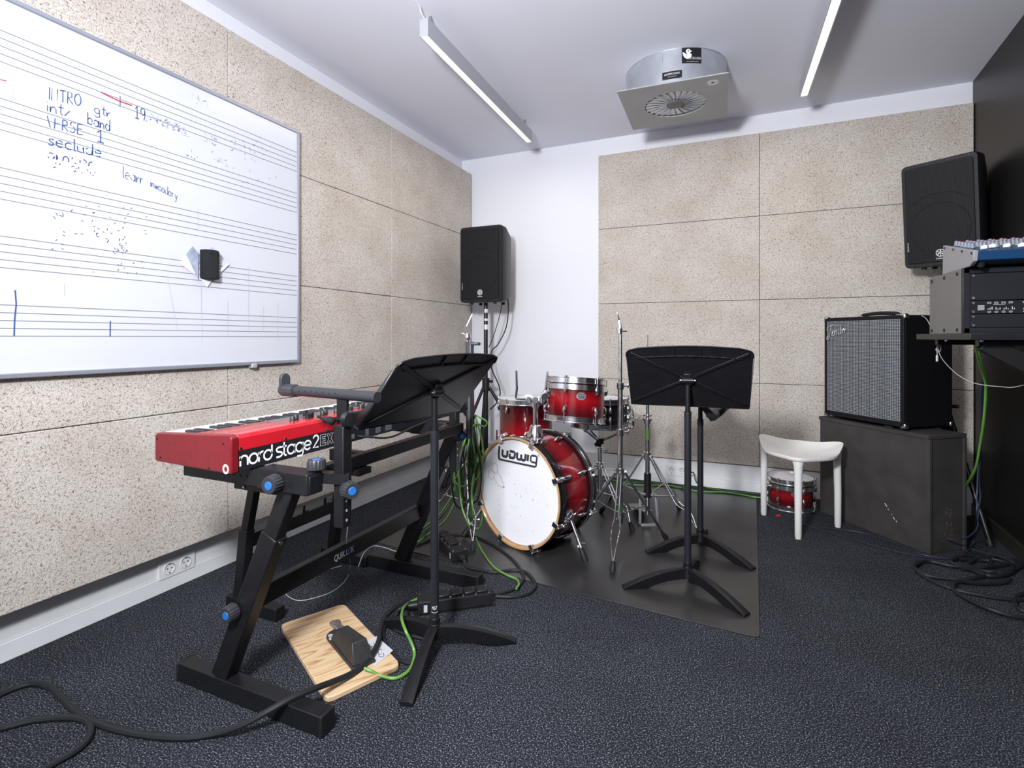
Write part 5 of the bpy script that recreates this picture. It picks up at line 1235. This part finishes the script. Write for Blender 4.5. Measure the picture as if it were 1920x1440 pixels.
cable('power_cable', [mpA(-.05, DA/2, .027), mpA(-.075, DA/2, .016), g(742, 1156), g(735, 1168), g(742, 1180), g(765, 1190), g(800, 1198)], .0082, M_cab, 'black cable curling from the power strip under the music stand foot')
cable('power_cable', [g(752, 1140), g(728, 1162), g(718, 1182), g(722, 1205), g(738, 1228), g(757, 1240), g(783, 1244)], .0078, M_cab, 'black cable running along the right edge of the plywood board')
cable('power_cable', [mpB(-.05, DB/2, .027), mpB(-.09, DB/2, .012), g(900, 1069), g(930, 1073), g(960, 1069), g(985, 1073), g(1000, 1088), g(1003, 1100), g(990, 1113), g(960, 1119), g(930, 1118)], .0078, M_cab, 'black cable looping between the two power strips')
cable('power_cable', [g(845, 1004), g(870, 1003), g(900, 1010), g(935, 1029), g(962, 1050), g(978, 1072), g(981, 1086), g(968, 1102), g(945, 1110), g(926, 1112)], .0078, M_cab, 'black cable running from the bass drum spur to the front power strip')
cable('extension_cable', [g(660, 1055, .007), g(700, 1050, .007), g(760, 1030, .012), g(800, 1015, .012), g(815, 1005, .02)], .006, M_cab, 'black cable lying on the mat behind the power strip')
cable('green_cable', [g(784, 1122, .05), g(768, 1130, .03), g(757, 1139, .065), g(753, 1158, .095), g(760, 1181, .085), g(771, 1204, .05), g(777, 1224, .024), g(773, 1246, .014), g(760, 1263), g(738, 1272), g(712, 1266, .012), g(695, 1258, .026), g(683, 1253, .032)], .0052, M_green, 'bright green cable plugged into the sustain pedal')
# green bundle hanging on the left cymbal stand
HC = cw(-.225, 2.93, .665)
rnd = random.Random(9)
for k in range(12):
    a, b = rnd.uniform(-.10, .02), rnd.uniform(-.02, .10); low = rnd.uniform(.03, .30) if k % 3 else rnd.uniform(.30, .42); d1, d2 = rnd.uniform(-.06, .05), rnd.uniform(-.06, .05)
    h = HC + RT*rnd.uniform(-.01, .01) - FW*rnd.uniform(0, .03)
    P = [h+Z3*.0+RT*.006, h+RT*b*.45+FW*d2*.5-Z3*.13, h+RT*b+FW*d2-Z3*(.665-low)*.6, h+RT*(b*.8)+FW*d2-Z3*(.665-low-.05), h+RT*(a+b)/2+FW*(d1+d2)/2-Z3*(.665-low), h+RT*a*.9+FW*d1-Z3*(.665-low-.05), h+RT*a+FW*d1-Z3*(.665-low)*.55, h+RT*a*.4+FW*d1*.5-Z3*.12, h-RT*.006]
    cable('green_cable', P, .0045, (M_greend, M_green, M_greend, M_cab)[k % 4], 'cable in the tangled hank hanging on the cymbal stand left of the bass drum', group='cables hung on the left cymbal stand', sub=6, n=7)
W_ = 2.86
cable('green_cable', [pw(846, 886, W_), pw(852, 902, W_), pw(866, 912, W_), pw(882, 907, W_), pw(897, 892, W_), pw(905, 868, W_), pw(906, 845, W_), pw(900, 810, W_), pw(890, 778, 2.92)], .0052, M_green, 'bright green cable hanging in a wide loop beside the bass drum')
cable('green_cable', [pw(890, 778, 2.9), pw(912, 790, 2.88), pw(908, 800, 2.88), pw(893, 795, 2.88), pw(878, 810, 2.86), pw(868, 835, 2.82), pw(858, 860, 2.8), pw(861, 905, 2.78), pw(866, 950, 2.74), pw(879, 985, 2.72), fl(888, 1008, .008)], .0048, M_green, 'green cable falling from the hank to the mat in front of the bass drum')
cable('green_cable', [pw(893, 790, 2.92), pw(895, 850, 2.88), pw(885, 910, 2.82), pw(886, 955, 2.76), fl(888, 992, .03), fl(893, 1010, .008), fl(905, 1035, .008), fl(925, 1062, .01), fl(948, 1077, .018), fl(968, 1086, .012), fl(973, 1095, .018), fl(968, 1104, .02)], .0048, M_green, 'bright green cable snaking over the mat toward the front power strip')
cable('green_cable', [fl(852, 915, .008), fl(842, 938, .008), fl(825, 963, .008), fl(800, 985, .008), fl(775, 1003, .008), fl(759, 1016, .008), fl(760, 1023, .008), fl(780, 1018, .008), fl(805, 1000, .008), fl(835, 975, .008), fl(851, 945, .008)], .0046, M_green, 'green cable looped flat on the mat behind the music stand pole')
cable('green_cable', [fl(850, 925, .008), fl(835, 958, .008), fl(800, 992, .016), fl(770, 1010, .016), fl(764, 1018, .016), fl(785, 1010, .016), fl(800, 1003, .016)], .0042, M_greend, 'dark green cable looped flat on the mat behind the music stand pole')
cable('green_cable', [Vector((-1.10, 3.93, .014)), Vector((-.95, 3.98, .012)), Vector((-.75, 3.92, .012)), Vector((-.5, 4.0, .012)), Vector((-.3, 3.94, .012)), Vector((-.1, 3.99, .012)), Vector((.08, 3.95, .012)), Vector((.2, 4.0, .008))], .005, M_green, 'bright green cable lying along the foot of the back wall')
cable('green_cable', [Vector((-1.05, 4.02, .011)), Vector((-.8, 3.95, .018)), Vector((-.6, 4.03, .012)), Vector((-.42, 3.97, .012)), Vector((-.38, 3.99, .10)), Vector((-.34, 4.02, .12)), Vector((-.31, 4.0, .05)), Vector((-.2, 4.03, .012)), Vector((0, 4.03, .012)), Vector((.16, 4.06, .008))], .0046, M_greend, 'dark green cable curling up by the back wall socket')
# speaker leads in the corner
cable('speaker_lead', [(-1.80, 3.86, 1.46), (-1.80, 3.85, 1.33), (-1.85, 3.84, 1.15), (-1.885, 3.80, 1.02)], .0035, M_cab, 'thin black lead beside the corner loudspeaker pole')
cable('speaker_lead', [(-1.75, 3.86, 1.46), (-1.745, 3.87, 1.33), (-1.77, 3.88, 1.18), (-1.83, 3.86, 1.05), (-1.875, 3.82, .98), (-1.86, 3.8, .85), (-1.79, 3.8, .70), (-1.80, 3.8, .60), (-1.87, 3.79, .52)], .005, M_cab, 'thick black lead hanging in a curve from the corner loudspeaker')
# thin pale cable under the keyboard
cable('thin_wire', [(-1.40, 1.62, .715), pw(655, 930, 2.0), pw(652, 985, 1.95), pw(650, 1020, 1.95), fl(657, 1060, .02), fl(650, 1085, .004), fl(625, 1108, .004), fl(590, 1121, .004), fl(560, 1126, .004), fl(540, 1118, .004), fl(535, 1108, .004), fl(545, 1095, .004), fl(580, 1078, .004), fl(640, 1061, .004)], .0017, M_wire, 'thin pale wire dropping from the keyboard to a loop on the carpet')
cable('thin_wire', [fl(672, 1062, .06), fl(683, 1036, .06), fl(700, 1024, .008), fl(722, 1027, .008), fl(745, 1034, .008), fl(770, 1030, .008), fl(790, 1018, .008)], .0022, M_wire, 'pale thin cable arching over the rear foot of the keyboard stand')
# right side
cable('security_wire', [(.50, 3.66, 1.235), (.60, 3.3, 1.30), (.66, 2.7, 1.22), (.645, 2.64, 1.16)] if False else [pw(1722, 590, 2.9), pw(1735, 596, 2.7), pw(1743, 608, 2.5), pw(1746, 618, 2.35)], .0022, M_wire, 'white wire leading from the amplifier top to the rack case')
cable('security_wire', [pw(1757, 634, 2.12), pw(1759, 646, 2.12), pw(1755, 656, 2.12), pw(1761, 660, 2.12), pw(1764, 652, 2.12), pw(1759, 645, 2.12), pw(1761, 662, 2.12), pw(1772, 680, 2.12), pw(1795, 702, 2.1), pw(1820, 716, 2.05), pw(1845, 722, 2.0), pw(1875, 725, 1.95), pw(1900, 726, 1.9), pw(1935, 718, 1.88)], .0015, M_wire, 'steel security wire sagging from the shelf edge toward the right')
mb = MB(); p = pw(1757, 671, 2.12); mb.cyl(p-Z3*.014, p+Z3*.010, .0042, n=10); mb.cyl(p+Z3*.010, p+Z3*.05, .001, n=6); tag(mb.build('wire_ferrule', M_alu), 'small metal ferrule dangling under the shelf edge', 'ferrule')
for k, (dx, dw, m, lab) in enumerate(((0, 0, M_green, 'green cable hanging from the shelf, inner one of the pair'), (7, .04, M_green, 'green cable hanging from the shelf, outer one of the pair'))):
    cable('green_cable', [pw(1824+dx, 634, 2.35+dw), pw(1836+dx*.6, 680, 2.35+dw), pw(1846+dx*.3, 712, 2.35+dw), pw(1848+dx*.4, 735, 2.36+dw), pw(1844+dx*.3, 790, 2.4+dw), pw(1838, 830, 2.45+dw), pw(1831, 870, 2.5+dw), pw(1822-dx*.3, 895, 2.58+dw), pw(1808, 915-dx*.3, 2.76+dw)], .0048, m, lab, group='cables hanging from the shelf')
for k, (dx, lab) in enumerate(((0, 'blue cable hanging below the shelf, reaching the wooden box side'), (-4, 'thin blue cable hanging below the shelf and running over the carpet'))):
    if k == 0: P = [pw(1843, 712, 2.38), pw(1838, 740, 2.4), pw(1840, 770, 2.42), pw(1841, 800, 2.46), pw(1838, 850, 2.5), pw(1836, 900, 2.52), pw(1838, 930, 2.52), pw(1834, 965, 2.52), pw(1832, 990, 2.52), pw(1815, 1007, 2.56), pw(1795, 1012, 2.62), pw(1775, 1010, 2.66)]
    else: P = [pw(1846, 700, 2.40), pw(1842, 740, 2.42), pw(1844, 790, 2.46), pw(1836, 850, 2.5), pw(1832, 920, 2.5), pw(1831, 970, 2.48), fl(1827, 1010, .05), fl(1815, 1033, .008), fl(1795, 1046, .006), fl(1770, 1048, .006), fl(1700, 1039, .005), fl(1620, 1018, .005), fl(1560, 1000, .005), fl(1510, 985, .005), fl(1480, 972, .005), fl(1462, 967, .006)]
    cable('blue_cable', P, .003 if k else .0036, M_blue, lab, group='cables hanging from the shelf')
cable('blue_cable', [fl(1880, 1052, .005), fl(1800, 1049, .005), fl(1730, 1040, .004), fl(1680, 1020, .004), fl(1620, 1000, .004), fl(1570, 992, .004), fl(1520, 990, .004)], .0025, M_blue, 'thin dark blue cable lying on the carpet in front of the box')
p = fl(1459, 967, .007); tag(MB().tube([p-RT*.012, p+RT*.012], .007, 10).build('red_plug', mat('red_plug', (.5, .03, .05), .4)), 'tiny red plug on the carpet beside the small tom', 'plug')
pile = [
 ([(1886, 1058), (1850, 1062), (1790, 1062), (1740, 1052), (1718, 1058), (1716, 1066), (1735, 1078), (1770, 1084), (1815, 1086), (1850, 1078), (1880, 1072), (1910, 1064), (1912, 1054), (1890, 1046), (1850, 1040), (1820, 1036)], 'thick black cable coiled in the pile beside the wooden box'),
 ([(1720, 1052), (1716, 1064), (1728, 1078), (1760, 1095), (1800, 1108), (1850, 1118), (1895, 1124), (1925, 1124)], 'black cable running from the pile toward the right edge of the carpet'),
 ([(1895, 1085), (1880, 1092), (1840, 1094), (1800, 1090), (1788, 1097), (1790, 1108), (1812, 1122), (1850, 1140), (1890, 1153), (1930, 1160)], 'black cable curving in front of the pile toward the right'),
 ([(1800, 1048), (1830, 1050), (1858, 1052), (1852, 1062), (1820, 1064), (1790, 1058), (1784, 1050), (1810, 1042), (1850, 1046), (1890, 1056), (1900, 1066), (1880, 1074), (1840, 1070), (1805, 1066)], 'black cable knotted on top of the pile beside the box'),
 ([(1822, 1030), (1840, 1035), (1870, 1042), (1895, 1052), (1908, 1062), (1890, 1076), (1860, 1080), (1830, 1072), (1815, 1060), (1830, 1048), (1862, 1044)], 'black cable wound in the pile under the speaker stand leg'),
 ([(1925, 1110), (1908, 1118), (1904, 1132), (1915, 1144), (1930, 1146)], 'black cable ring at the right edge of the carpet')]
for k, (P, lab) in enumerate(pile):
    cable('black_cable', [fl(x, y, .009+.012*(k % 4 in (0, 3, 2))*(.6+.4*math.sin(i*1.7+k))) for i, (x, y) in enumerate(P)], .0085, M_cab, lab, group='cables piled by the box', sub=7)

# ------------------------------------------------------------------ lights, camera
def area(name, loc, tgt, size, power, col=(1, 1, 1), sy=None):
    l = bpy.data.lights.new(name, 'AREA'); l.energy = power; l.size = size; l.color = col
    if sy: l.shape = 'RECTANGLE'; l.size_y = sy
    o = bpy.data.objects.new(name, l); C.objects.link(o); o.location = loc
    o.rotation_euler = (Vector(tgt)-Vector(loc)).to_track_quat('-Z', 'Y').to_euler(); return o
area('key_flash', (-.55, -.15, 1.82), (-.55, 4.0, 1.25), .26, 118, (.955, .97, 1.))
area('bounce_fill', (-.7, -1.3, 2.3), (-.6, 2.5, .9), 1.6, 46, (.93, .955, 1.))
for a, b in (((-1.42, 2.155), (-1.473, 3.646)), ((.383, 2.13), (.328, 3.623))):
    l = area('tube_light', ((a[0]+b[0])/2, (a[1]+b[1])/2, 2.553), ((a[0]+b[0])/2, (a[1]+b[1])/2, 0), .036, 7, (1., .96, .86), 1.48)
    l.rotation_euler = (0, 0, math.atan2(b[1]-a[1], b[0]-a[0])-PI/2)
w = bpy.data.worlds.new('w'); bpy.context.scene.world = w; w.use_nodes = True
w.node_tree.nodes['Background'].inputs[0].default_value = (.8, .85, 1, 1); w.node_tree.nodes['Background'].inputs[1].default_value = .02
cam = bpy.data.cameras.new('camera'); co = bpy.data.objects.new('camera', cam); C.objects.link(co)
cam.sensor_width = 36.; cam.sensor_fit = 'HORIZONTAL'; cam.lens = 36.*F_/1920; cam.shift_y = -(720-HY)/1920; cam.clip_start = .05
co.location = (0, 0, H_); co.rotation_euler = (PI/2, 0, math.atan2(-FW.x, FW.y))
bpy.context.scene.camera = co
vs = bpy.context.scene.view_settings; vs.view_transform = 'Standard'; vs.look = 'None'; vs.exposure = 0.; vs.gamma = 1.
